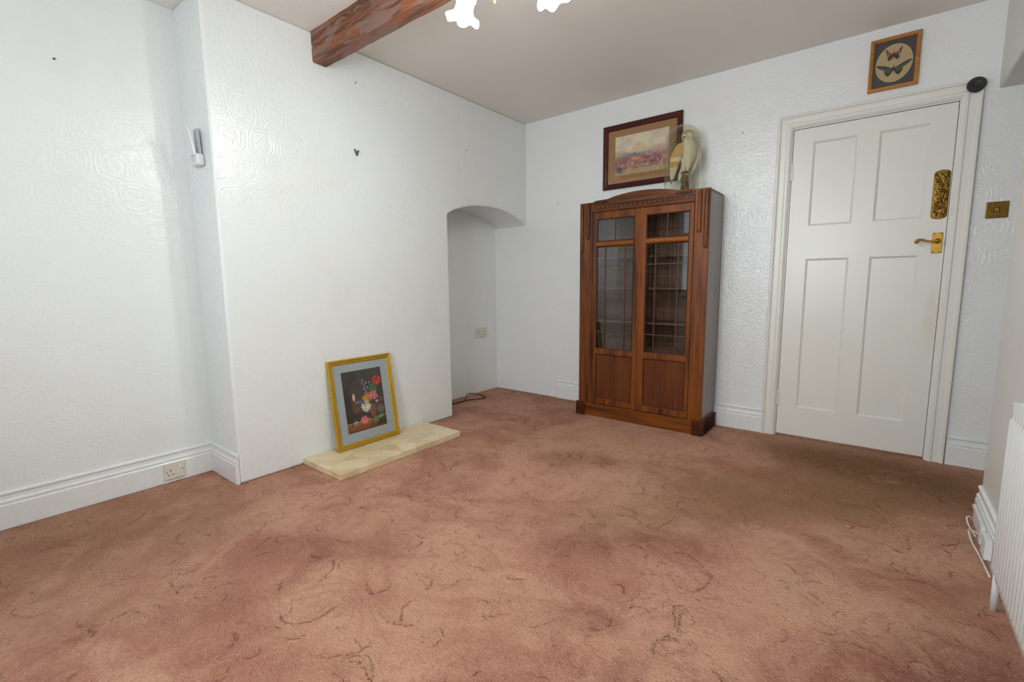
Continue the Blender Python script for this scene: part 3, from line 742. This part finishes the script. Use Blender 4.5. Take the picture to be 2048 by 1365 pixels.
# butterfly case above the door
w_, h_ = .219, .277
mx = Matrix(((1, 0, 0, 2.562), (0, 0, -1, -.002-.026), (0, 1, 0, 2.242), (0, 0, 0, 1)))
bc = thing('butterfly_case', 'small pine framed case with two mounted butterflies above the white door', 'picture', mat=mx)
bm = nb(); pic_frame(bm, w_, h_, [(0, -.026), (0, -.004), (.005, .000), (.012, -.001), (.016, -.005), (.019, -.008), (.019, -.026)])
finish('frame', bm, M['pine'], bc, bevel=.001, seg=1)
bm = nb(); box(bm, -.091, .091, -.120, .120, -.026, -.020); finish('backing', bm, M['matdark'], bc)
def disc(bm, rx, ry, z0, z1, n=48, r_in=None, cx=0, cy=0):
    T = [bm.verts.new((cx+rx*math.cos(2*PI*k/n), cy+ry*math.sin(2*PI*k/n), z1)) for k in range(n)]
    B = [bm.verts.new((cx+rx*math.cos(2*PI*k/n), cy+ry*math.sin(2*PI*k/n), z0)) for k in range(n)]
    bm.faces.new(T)
    for k in range(n): bm.faces.new((B[k], B[(k+1) % n], T[(k+1) % n], T[k]))
bm = nb(); disc(bm, .081, .100, -.021, -.0185); finish('oval_border', bm, M['giltline'], bc)
bm = nb(); disc(bm, .075, .094, -.0205, -.0178); finish('oval_card', bm, M['cream'], bc)
def butterfly(name, fore, hind, band, c_out, c_in, cx, cy, lift):
    def smooth_(p):
        if not p: return p
        q = [Vector((a_, b_, 0)) for a_, b_ in p]; n_ = len(q); o_ = []
        for i_ in range(n_):
            A_, B_, C_, D_ = q[i_-1], q[i_], q[(i_+1) % n_], q[(i_+2) % n_]
            for t in (0, .25, .5, .75): o_.append(.5*((2*B_)+(C_-A_)*t+(2*A_-5*B_+4*C_-D_)*t*t+(3*B_-A_-3*C_+D_)*t**3))
        return [(max(0, v_.x), v_.y) for v_ in o_]
    fore, hind, band = smooth_(fore), smooth_(hind), smooth_(band)
    g_ = nb()
    for s in (1, -1):
        for pts_, mi, z in ((fore, 0, 0), (hind, 1, -.0012), (band, 2, .0006)):
            if not pts_: continue
            vs = [g_.verts.new((cx+s*px, cy+py, -.0165+z+abs(px)*lift)) for px, py in pts_]
            if s < 0: vs = vs[::-1]
            g_.faces.new(vs)
            vb = [g_.verts.new((cx+s*px, cy+py, -.0169+z+abs(px)*lift)) for px, py in pts_]
            if s < 0: vb = vb[::-1]
            g_.faces.new(vb[::-1])
            for k in range(len(vs)): g_.faces.new((vs[k], vb[k], vb[(k+1) % len(vs)], vs[(k+1) % len(vs)]))
            for f in g_.faces:
                if all(v in vs or v in vb for v in f.verts): f.material_index = mi
    o = finish(name, g_, [c_out, c_in, M['giltline'] if name == 'red_butterfly' else M['bgreen']], bc)
    b2 = nb(); tube(b2, [(cx, cy+.018, -.015), (cx, cy+.008, -.014), (cx, cy-.004, -.014), (cx, cy-.022, -.015)], [.0012, .0028, .0026, .0008], 8, 4); finish('body', b2, M['black'], o, smooth=True)
M['bred'] = plain('dark_red_wing', sr(110, 34, 26), .7); M['bdark'] = plain('brown_black_wing', sr(38, 22, 18), .7)
M['bgreen'] = plain('green_wing_scales', sr(44, 84, 44), .6)
butterfly('red_butterfly', [(0, .004), (.012, .010), (.032, .034), (.036, .030), (.030, .008), (.026, -.002), (.004, -.002)],
          [(.002, .006), (.012, .010), (.024, .002), (.027, -.014), (.020, -.026), (.010, -.022), (.003, -.008)],
          [(.019, .016), (.021, .018), (.024, .006), (.025, -.010), (.023, -.012), (.0215, .004)], M['bred'], M['bdark'], -.004, .043, .02)
butterfly('green_butterfly', [(0, .004), (.010, .006), (.040, .022), (.070, .031), (.078, .030), (.070, .020), (.050, .004), (.020, -.006), (.004, -.006)],
          [(.002, .002), (.030, .002), (.040, -.008), (.034, -.026), (.024, -.036), (.012, -.028), (.004, -.010)],
          [(.010, -.003), (.040, .010), (.062, .020), (.052, .007), (.036, -.008), (.024, -.020), (.014, -.014)], M['black'], M['bdark'], .000, -.030, .02)
bm = nb(); box(bm, -.091, .091, -.120, .120, -.0085, -.0078); finish('glass', bm, M['glass_pic'], bc)

# ------------------------------------------------------------------ glass dome and stuffed owl
DXc, DYc, DZ = 1.462, -.170, 1.632
bm = nb(); R0, HT = .118, .468
pr_ = [(R0+.002, 0), (R0+.002, .006), (R0, .012), (R0, HT-R0)]+[(R0*math.cos(t), HT-R0+R0*math.sin(t)) for t in [PI/2*k/12 for k in range(1, 12)]]+[(.001, HT)]
lathe(bm, pr_, DXc, DYc, DZ, 48)
dome = tag(finish('glass_dome', bm, M['glass_dome'], smooth=True), 'clear glass dome standing on top of the bookcase covering a stuffed owl', 'glass dome')
def lerp(a, b, t): return a*(1-t)+b*t
OX, OY, OZ = DXc, DYc, DZ
V = lambda a, b, c: Vector((OX+a, OY+b, OZ+c))
bm = nb(); parts = []
def mark(k): bm.verts.ensure_lookup_table(); parts.append((len(bm.verts), k))
# trunk from the neck down to the vent, then the short tail
tube(bm, [V(.036, -.010, .372), V(.042, -.012, .335), V(.050, -.014, .290), V(.045, -.010, .240), V(.026, .000, .195), V(-.006, .012, .150), V(-.030, .020, .105)],
     [.030, .042, .050, .046, .036, .022, .008], 28, 8, flat=(1.0, .95)); mark('body')
tube(bm, [V(.024, -.036, .345), V(-.006, -.040, .305), V(-.036, -.036, .250), V(-.052, -.022, .200), V(-.064, -.006, .150), V(-.080, .008, .092)],
     [.012, .034, .038, .030, .020, .004], 24, 8, flat=(.45, 1.0)); mark('wing')
tube(bm, [V(.062, .010, .345), V(.074, .016, .300), V(.074, .020, .245), V(.064, .022, .190), V(.050, .026, .135)],
     [.012, .030, .032, .022, .004], 24, 8, flat=(.5, 1.0)); mark('wing2')
for a, b in ((.018, -.034), (.044, -.036)):
    tube(bm, [V(a+.008, b, .235), V(a+.004, b+.004, .190), V(a, b+.006, .150)], [.027, .019, .008], 16, 6); mark('thigh')
fd = Vector((-.50, -.80, -.28)).normalized(); HC = V(.036, -.020, .378)
n0 = len(bm.verts)
bmesh.ops.create_uvsphere(bm, u_segments=40, v_segments=28, radius=1.0)
bm.verts.ensure_lookup_table()
fs_ = fd.cross(Vector((0, 0, 1))).normalized(); fu = fs_.cross(fd).normalized()
if fu.z < 0: fu = -fu
for v in bm.verts[n0:]:
    d = v.co.normalized(); f = d.dot(fd); a, b = d.dot(fs_), d.dot(fu)
    rad = .043*(1-.16*max(0, f)**3)
    if f > .70:                                             # shallow dished face with a raised ridge down the middle
        rad -= .005*math.cos((1-f)/.30*PI/2)*(1 if abs(a) > .10 else .0)
    p = d*rad; p.z *= 1.02; v.co = HC+p
mark('head')
rs = random.Random(9); cols = []
white = Vector((.68, .62, .47)); goldc = Vector((.50, .26, .05)); pale = Vector((.62, .50, .26)); grey = Vector((.26, .21, .15)); brown = Vector((.26, .14, .05))
k = 0
for i_, v in enumerate(bm.verts):
    while i_ >= parts[k][0]: k += 1
    kind = parts[k][1]; x, z, n = v.co.x-OX, v.co.z-OZ, rs.random()
    pn = math.sin(x*160+z*90)*math.sin(z*230-x*60)*.5+.5
    c = white*(.82+.18*n)
    if kind == 'wing':
        c = lerp(goldc, pale, .5*pn) if z > .19 else lerp(white, pale, pn)
        if .225 < z < .25: c = lerp(white, pale, n)
        if z < .115: c = grey
    elif kind == 'wing2': c = lerp(white, pale, .5*pn) if z < .28 else lerp(pale, goldc, .3*pn)
    elif kind == 'body' and z < .16: c = lerp(white, pale, n)
    elif kind == 'head':
        d = (v.co-HC).normalized(); f = d.dot(fd); a, b = d.dot(fs_), d.dot(fu)
        e = min(math.hypot(a-.22, b-.08), math.hypot(a+.22, b-.08))
        if f > .74: c = lerp(white, pale, .3*n); c = lerp(brown, c, min(1, e/.22))
        elif f > .66: c = lerp(brown, goldc, n)
        elif d.z > .35: c = lerp(goldc, pale, pn)
        else: c = white*(.85+.15*n)
    cols.append((*c, 1))
for v in bm.verts: v.co += Vector((rs.uniform(-1, 1), rs.uniform(-1, 1), rs.uniform(-1, 1)))*.0011
owl = finish('barn_owl', bm, M['feather'], smooth=True)
at = owl.data.color_attributes.new('Col', 'FLOAT_COLOR', 'POINT'); at.data.foreach_set('color', np.array(cols, dtype=np.float32).ravel())
tag(owl, 'stuffed cream and gold owl perched on a mossy stump inside the dome', 'owl')
for s_ in (-1, 1):
    d = (fd*.97+fs_*s_*.235+fu*.085).normalized()
    bm = nb(); bmesh.ops.create_uvsphere(bm, u_segments=14, v_segments=10, radius=.0050, matrix=Matrix.Translation(HC+d*.0345)); finish('eye', bm, M['black'], owl, smooth=True)
bm = nb(); p0 = HC+fd*.036
tube(bm, [p0+fu*.004, p0+fd*.006-fu*.006, p0+fd*.002-fu*.019], [.0035, .0045, .001], 10, 5); finish('beak', bm, plain('horn_beak', sr(170, 142, 108), .5), owl, smooth=True)
for dx in (.018, .044):
    bm = nb()
    for k in (-1, 0, 1): tube(bm, [V(dx, -.028, .152), V(dx+k*.008, -.044, .144), V(dx+k*.010, -.052, .128)], [.0045, .004, .0015], 6, 4)
    finish('talons', bm, M['metal_br'], owl, smooth=True)
bm = nb()
tube(bm, [V(.020, -.014, .0045), V(.028, -.016, .045), V(.024, -.020, .090), V(.030, -.022, .128)], [.034, .025, .022, .020], 16, 8)
for k in range(70):
    a = rs.uniform(0, 6.28); z = rs.uniform(.0, .115); r = .021
    p = V(.026+math.cos(a)*r, -.019+math.sin(a)*r, z+.006); q = p+Vector((math.cos(a)*.009, math.sin(a)*.009, rs.uniform(-.004, .008)))
    tube(bm, [p, q], [.0035, .001], 5, 2)
for v in bm.verts: v.co += Vector((rs.uniform(-1, 1), rs.uniform(-1, 1), 0))*.002
def moss():
    a = NT('moss_and_bark'); v = a.obj(); n = a.noise(v, 60, 4)
    return a.set(col=a.mix(a.ramp(n, .4, .6), sr(78, 58, 32), sr(120, 104, 56)), rough=.95)
tag(finish('tree_stump', bm, moss()), 'small mossy stump perch under the owl inside the glass dome', 'stump')
bm = nb(); lathe(bm, [(.001, 0), (.113, 0), (.113, .003), (.001, .003)], DXc, DYc, DZ, 40); finish('base_board', bm, M['oakd'], dome)

# ------------------------------------------------------------------ chandelier
CX, CY = 1.423, -2.114
ch = thing('chandelier', 'brass ceiling light with white frilled glass shades, lit, hanging beside the beam', 'ceiling light', (CX, CY, H))
def chp(name, bm, mat, parent=None, **kw):
    bmesh.ops.translate(bm, verts=bm.verts, vec=(-CX, -CY, -H)); return finish(name, bm, mat, parent or ch, **kw)
bm = nb(); lathe(bm, [(.050, H-.001), (.050, H-.010), (.035, H-.025), (.012, H-.032), (.008, H-.05), (.008, 2.25)], CX, CY, 0, 28); chp('ceiling_rose', bm, M['brass'], smooth=True)
bm = nb(); lathe(bm, [(.008, 2.26), (.020, 2.25), (.026, 2.225), (.018, 2.195), (.010, 2.18), (.016, 2.165), (.024, 2.150), (.014, 2.125), (.006, 2.110), (.008, 2.100), (.010, 2.088), (.006, 2.075), (.004, 2.066), (.005, 2.060), (.001, 2.050)], CX, CY, 0, 24); chp('central_stem', bm, M['brass'], smooth=True)
for (ang, R) in ((176, .142), (33, .184), (285, .17)):
    a = math.radians(ang); d = Vector((math.cos(a), math.sin(a), 0)); c0 = Vector((CX, CY, 0))
    bm = nb(); tube(bm, [c0+d*.018+Vector((0, 0, 2.15)), c0+d*R*.35+Vector((0, 0, 2.115)), c0+d*R*.7+Vector((0, 0, 2.15)), c0+d*R*.93+Vector((0, 0, 2.183)), c0+d*R*.99+Vector((0, 0, 2.168))], .0055, 10, 8)
    arm = chp('arm', bm, M['brass'], smooth=True)
    tilt = Matrix.Rotation(math.radians(19), 3, Vector((-d.y, d.x, 0)))
    pv = c0+d*R+Vector((0, 0, 2.155)); off_ = Matrix.Translation(pv) @ tilt.inverted().to_4x4()
    bm = nb(); lathe(bm, [(.001, .018), (.014, .016), (.018, .004), (.019, -.022), (.017, -.030)], 0, 0, 0, 20)
    bmesh.ops.transform(bm, verts=bm.verts, matrix=off_); chp('lamp_holder', bm, M['brass'], arm, smooth=True)
    bm = nb()
    pf = [(.020, -.012), (.032, -.016), (.0365, -.026), (.0365, -.034), (.031, -.044), (.030, -.056), (.033, -.072), (.040, -.088), (.047, -.099), (.055, -.105), (.061, -.106), (.065, -.102), (.066, -.096), (.063, -.092)]
    def ruffle(r, z, t):
        k = min(1, max(0, (-z-.066)/.04)); return r*(1+.09*k*math.sin(6*t+.3)), z-.0055*k*math.sin(6*t+.3)
    lathe(bm, pf, 0, 0, 0, 72, ruffle)
    pf2 = [(r-.003, z) for r, z in pf]
    bmesh.ops.transform(bm, verts=bm.verts, matrix=off_)
    sh = chp('lamp_shade', bm, M['shade'], arm, smooth=True)
    sm = sh.modifiers.new('thick', 'SOLIDIFY'); sm.thickness = .003
    bm = nb(); bmesh.ops.create_uvsphere(bm, u_segments=20, v_segments=14, radius=.0205)
    for v in bm.verts:
        if v.co.z > 0: v.co.z *= 2.4; v.co.xy *= 1-.25*min(1, v.co.z/.045)
        v.co.z -= .106
    bmesh.ops.transform(bm, verts=bm.verts, matrix=off_); chp('bulb', bm, M['bulb'], arm, smooth=True)

# ------------------------------------------------------------------ radiator
rd = thing('radiator', 'white ribbed panel radiator on the right wall', 'radiator', (2.95, -2.2, 0))
def rp(name, bm, mat, parent=None, **kw):
    bmesh.ops.translate(bm, verts=bm.verts, vec=(-2.95, 2.2, 0)); return finish(name, bm, mat, parent or rd, **kw)
RY0, RY1, RZ0, RZ1, RFX = -1.482, -2.92, .098, .665, 2.926
bm = nb(); n_r = 42; pitch = (RY1-RY0)/n_r; rows = []
zs = [RZ0, RZ0+.006, RZ0+.024, RZ0+.036, RZ1-.050, RZ1-.040, RZ1-.006, RZ1]
am = [0, 0, 0, 1, 1, 0, 0, 0]
seg = 8
for z, k in zip(zs, am):
    row = []
    for i in range(n_r*seg+1):
        y = RY0+(RY1-RY0)*i/(n_r*seg); t = (i % seg)/seg
        dpt = .008*k*(.5-.5*math.cos(2*PI*t))**.7
        inset = .004 if z in (zs[0], zs[-1]) else 0
        row.append(bm.verts.new((RFX+.012-dpt+inset+(.004 if 0 < k else -.004)*0, y, z)))
    rows.append(row)
for a, b in zip(rows, rows[1:]):
    for i in range(len(a)-1): bm.faces.new((a[i], a[i+1], b[i+1], b[i]))
bx = [(RFX+.028, y, z) for y in (RY0, RY1) for z in (RZ0, RZ1)]
bmesh.ops.recalc_face_normals(bm, faces=bm.faces)
rp('front_panel', bm, M['rad'], smooth=True, autosm=1.2)
bm = nb(); box(bm, RFX+.0125, RFX+.024, RY1, RY0, RZ0+.002, RZ1-.002); rp('water_panel', bm, M['rad'], bevel=.003)
bm = nb(); sweepn = 30
for i in range(sweepn+1):
    y = RY0-.03+(RY1-RY0+.06)*i/sweepn; box(bm, RFX+.024, RFX+.056, y-.0012, y+.0012, RZ0+.05, RZ1-.03)
rp('convector_fins', bm, M['rad'])
bm = nb(); box(bm, RFX+.008, RFX+.060, RY1+.002, RY0-.002, RZ1, RZ1+.004)
for i in range(60):
    y = RY0-.02+(RY1-RY0+.04)*i/60; box(bm, RFX+.020, RFX+.050, y-.002, y+.002, RZ1+.003, RZ1+.0055)
rp('top_grille', bm, M['rad'], bevel=.001, seg=1)
bm = nb(); tube(bm, [(RFX+.018, RY0-.030, .0), (RFX+.018, RY0-.030, .07), (RFX+.018, RY0-.030, .115)], .009, 12, 2, smooth=False); rp('valve_pipe', bm, M['rad'], smooth=True)
for y in (-1.75, -2.6):
    bm = nb(); box(bm, RFX+.024, RX-.0005, y-.015, y+.015, .16, .60); rp('wall_bracket', bm, M['rad'])

# ------------------------------------------------------------------ sockets, switch, wall things
def socket(mx, w_, h_, t, label, kind, group=None):
    e = thing('power_socket', label, 'socket', mat=mx)
    bm = nb(); box(bm, -w_/2, w_/2, -h_/2, h_/2, 0, t); finish('face_plate', bm, M['plastic'], e, bevel=.003)
    bm = nb(); box(bm, -w_/2+.003, w_/2-.003, -h_/2+.003, h_/2-.003, -.004, .001); finish('back_box', bm, M['plastic'], e)
    cs = (-.018,) if kind == 1 else (-.036, .036)
    for cx in cs:
        bm = nb()
        cy = -.012
        box(bm, cx-.0022, cx+.0022, cy+.011, cy+.020, t-.001, t+.0006)
        for s in (-1, 1): box(bm, cx+s*.011-.004, cx+s*.011+.004, cy-.010, cy-.006, t-.001, t+.0006)
        finish('pin_holes', bm, M['dark'], e)
        sx = cx+.044 if kind == 1 else cx-(.0 if cx < 0 else 0)
        sy = .016 if kind == 1 else .026
        bm = nb(); box(bm, sx-.007, sx+.007, sy-.010, sy+.008, t-.001, t+.003); finish('rocker', bm, M['plastic_w'], e, bevel=.001)
    if kind == 1:
        for sx, sy in ((-.036, -.004), (.036, -.0)):
            bm = nb(); lathe(bm, [(.003, 0), (.001, .0006)], sx, sy, t, 10, capt=True); finish('screw', bm, M['dark'], e)
    return e
toX = lambda x, y, z: Matrix(((0, 0, 1, x), (1, 0, 0, y), (0, 1, 0, z), (0, 0, 0, 1)))
socket(toX(-.3320, -2.761, .063), .094, .088, .010, 'single cream power socket set in the skirting board of the left recess', 1)
socket(toX(NICHX+.004, -.232, .577), .148, .088, .009, 'double cream power socket on the wall inside the arched alcove', 2)
toB = lambda x, y, z: Matrix(((1, 0, 0, x), (0, 0, -1, y), (0, 1, 0, z), (0, 0, 0, 1)))
sw = thing('light_switch', 'square brass light switch on the wall right of the door', 'light switch', mat=toB(3.039, -.0005, 1.396))
bm = nb(); box(bm, -.042, .042, -.042, .042, 0, .006); finish('face_plate', bm, M['brass_old'], sw, bevel=.003)
bm = nb(); box(bm, -.014, .010, -.012, .014, .005, .0072); finish('switch_surround', bm, M['dark'], sw, bevel=.001)
bm = nb(); box(bm, -.010, .006, -.009, .011, .006, .0105); finish('rocker', bm, M['brass'], sw, bevel=.001)
for sx in (-.033, .033):
    bm = nb(); lathe(bm, [(.003, 0), (.001, .001)], sx, 0, .006, 10, capt=True); finish('screw', bm, M['brass_old'], sw)
dk = thing('round_disc', 'round black ridged disc at the top right corner of the door frame', 'disc', mat=toB(2.907, -.0265, 2.034))
bm = nb(); lathe(bm, [(.001, 0), (.036, 0), (.038, .006), (.036, .012), (.032, .014), (.029, .011), (.024, .015), (.020, .012), (.014, .015), (.011, .012), (.001, .012)], 0, 0, 0, 40); finish('disc_body', bm, M['black'], dk, smooth=True)
bm = nb(); lathe(bm, [(.010, .011), (.009, .0145), (.006, .015), (.001, .013)], 0, 0, 0, 20); finish('centre_cap', bm, plain('dull_brass', sr(70, 66, 44), .5, .5), dk, smooth=True)
# sensor with open flap on the side of the chimney breast (faces the front, -y)
dv = thing('wall_sensor', 'white plastic detector with its cover hanging open on the side of the chimney breast', 'detector', mat=toB(-.135, YC-.0005, 1.668))
bm = nb(); box(bm, -.045, .045, -.028, .028, 0, .036); finish('sensor_body', bm, M['plastic_w'], dv, bevel=.010, seg=3)
bm = nb()
for i in range(3):
    for j in range(4): lathe(bm, [(.0022, 0), (.001, .0006)], -.024+j*.009, -.006+i*.010, .036, 8, capt=True)
finish('sounder_holes', bm, M['metal_br'], dv)
def leaf(name, pts_, mat):
    bm = nb(); prism(bm, [p for p in pts_], 'x', -.026, .030); o = finish(name, bm, mat, dv, bevel=.001, seg=1); return o
# two thin leaves rising from the body (outline in local y,z)
leaf('back_leaf', [(.026, .006), (.150, .012), (.150, .018), (.026, .014)], M['plastic_g'])
leaf('front_leaf', [(.022, .034), (.148, .056), (.147, .061), (.020, .040)], M['plastic_w'])
# picture hook and nails
hk = nb()
HX, HY, HZ = .000, -1.759, 1.846
tube(hk, [(.004, HY-.011, HZ+.016), (.006, HY-.008, HZ+.004), (.008, HY+.002, HZ-.016)], [.0045, .003, .0045], 8, 4)
tube(hk, [(.004, HY+.013, HZ+.012), (.006, HY+.009, HZ+.002), (.008, HY+.002, HZ-.016)], [.0055, .003, .0045], 8, 4)
tube(hk, [(.002, HY-.006, HZ+.006), (.004, HY+.008, HZ+.009)], [.002, .003], 6, 3)
for p in ((.0, HY-.011, HZ+.017), (.0, HY+.013, HZ+.013)): tube(hk, [p, (.010, p[1], p[2])], .0035, 8, 2, smooth=False)
tag(finish('picture_hook', hk, M['metal_br'], smooth=True), 'small brown V-shaped metal picture hook on the chimney breast above the flower picture', 'hook')
def nail(p, ax, label, r=.004, dark=True):
    bm = nb(); lathe(bm, [(r*.5, 0), (r*.5, .006), (r, .006), (r*.8, .009), (.0005, .010)], 0, 0, 0, 12)
    rot = Matrix.Rotation(PI/2, 3, 'Y') if ax == 'x' else Matrix.Rotation(PI/2, 3, 'X')
    bmesh.ops.rotate(bm, verts=bm.verts, matrix=rot); bmesh.ops.translate(bm, verts=bm.verts, vec=p)
    tag(finish('nail', bm, M['metal_br'], smooth=True), label, 'nail')
nail((0, -1.741, 2.257), 'x', 'tiny nail high on the chimney breast just below the beam')
nail((RECX, -3.035, 2.049), 'x', 'tiny dark nail high on the recess wall left of the chimney breast', .0045)
nail((.346, 0, 1.717), 'y', 'tiny nail in the back wall between the arched alcove and the bookcase')
nail((0, -.775, 2.06), 'x', 'tiny nail in the wall above the arched alcove', .003)
nail((1.80, 0, 2.02), 'y', 'tiny nail in the back wall between the bookcase and the door frame', .003)
# cable in the alcove
bm = nb()
tube(bm, [(-.360, -.985, .006), (-.30, -.80, .006), (-.235, -.66, .008), (-.27, -.56, .020), (-.33, -.48, .030), (-.30, -.40, .020), (-.215, -.385, .008), (-.165, -.42, .006), (-.20, -.50, .006), (-.25, -.62, .006), (-.255, -.76, .006), (-.31, -.90, .005)], .0042, 8, 8)
tag(finish('electric_cable', bm, M['brown_cable'], smooth=True), 'loop of thin dark brown cable lying on the carpet in the alcove', 'cable')
# trunking, box and cable at the end of the right skirting
bx_ = RX-.019
bm = nb(); box(bm, bx_-.012, bx_-.0005, -1.03, -.835, .078, .094); box(bm, bx_-.014, bx_-.0005, -1.075, -1.03, .020, .094)
tag(finish('cable_trunking', bm, M['plastic_w'], bevel=.002), 'white plastic cable trunking bending down the right skirting board', 'trunking')
bm = nb(); box(bm, bx_-.022, bx_-.0005, -1.225, -1.15, .030, .104)
tag(finish('junction_box', bm, M['plastic_w'], bevel=.003), 'small white junction box on the right skirting board beside the radiator', 'box')
bm = nb(); tube(bm, [(bx_-.006, -1.152, .075), (bx_-.020, -1.10, .070), (bx_-.032, -1.02, .050), (bx_-.034, -.98, .028), (bx_-.030, -1.05, .012), (bx_-.020, -1.16, .010), (bx_-.012, -1.30, .006)], .0035, 8, 8)
tag(finish('electric_cable', bm, M['plastic'], smooth=True), 'short loop of white cable below the trunking on the right skirting board', 'cable')
bm = nb(); tube(bm, [(bx_-.004, -.80, .010), (bx_-.014, -.815, .026), (bx_-.024, -.83, .022), (bx_-.020, -.88, .008), (bx_-.010, -.97, .005)], .003, 8, 8)
tag(finish('electric_cable', bm, M['plastic'], smooth=True), 'tiny white cable loop at the end of the right skirting board', 'cable')
# crumb on the carpet
bm = nb(); bmesh.ops.create_icosphere(bm, subdivisions=2, radius=.010)
for v in bm.verts: v.co = Vector((v.co.x*1.3, v.co.y*.7, v.co.z*.45))+Vector((rs.uniform(-1, 1), rs.uniform(-1, 1), 0))*.001+Vector((2.555, -1.175, .004))
tag(finish('crumb', bm, plain('orange_crumb', sr(196, 132, 66), .8), smooth=True), 'small orange-brown crumb on the carpet in front of the door', 'crumb')

# ------------------------------------------------------------------ curtains behind the camera (seen mirrored in the bookcase glass)
def curtain_mat():
    a = NT('brown_patterned_curtain'); v = a.obj((9, 9, .6)); n = a.noise(v, 1.6, 4, .5); n2 = a.noise(a.obj(), 9, 3, 1)
    c = a.mix(a.ramp(n, .35, .6), sr(96, 72, 58), sr(206, 184, 166)); c = a.mix(a.m_('MULTIPLY', a.ramp(n2, .5, .6), .5), c, sr(104, 72, 56))
    return a.set(col=c, rough=.9)
cm = curtain_mat()
for x0, x1, lab in ((-.33, .13, 'brown patterned curtain gathered at the alcove side of the window'), (2.34, 2.80, 'brown patterned curtain gathered at the radiator side of the window')):
    bm = nb(); nf = 90; A, B = [], []
    for i in range(nf+1):
        x = x0+(x1-x0)*i/nf; y = FY+.13+.028*math.sin(i*.62)+.01*math.sin(i*1.7)
        A.append(bm.verts.new((x, y, .03))); B.append(bm.verts.new((x, y, 2.26)))
    for i in range(nf): bm.faces.new((A[i], A[i+1], B[i+1], B[i]))
    o = finish('curtain', bm, cm, smooth=True); s_ = o.modifiers.new('thick', 'SOLIDIFY'); s_.thickness = .003
    tag(o, lab, 'curtain')
bm = nb(); tube(bm, [(-.32, FY+.13, 2.285), (2.84, FY+.13, 2.285)], .012, 12, 2, smooth=False)
for x in (-.25, 2.78): box(bm, x-.01, x+.01, FY, FY+.13, 2.275, 2.295)
tag(finish('curtain_pole', bm, M['brass']), 'brass curtain pole above the window', 'curtain pole')
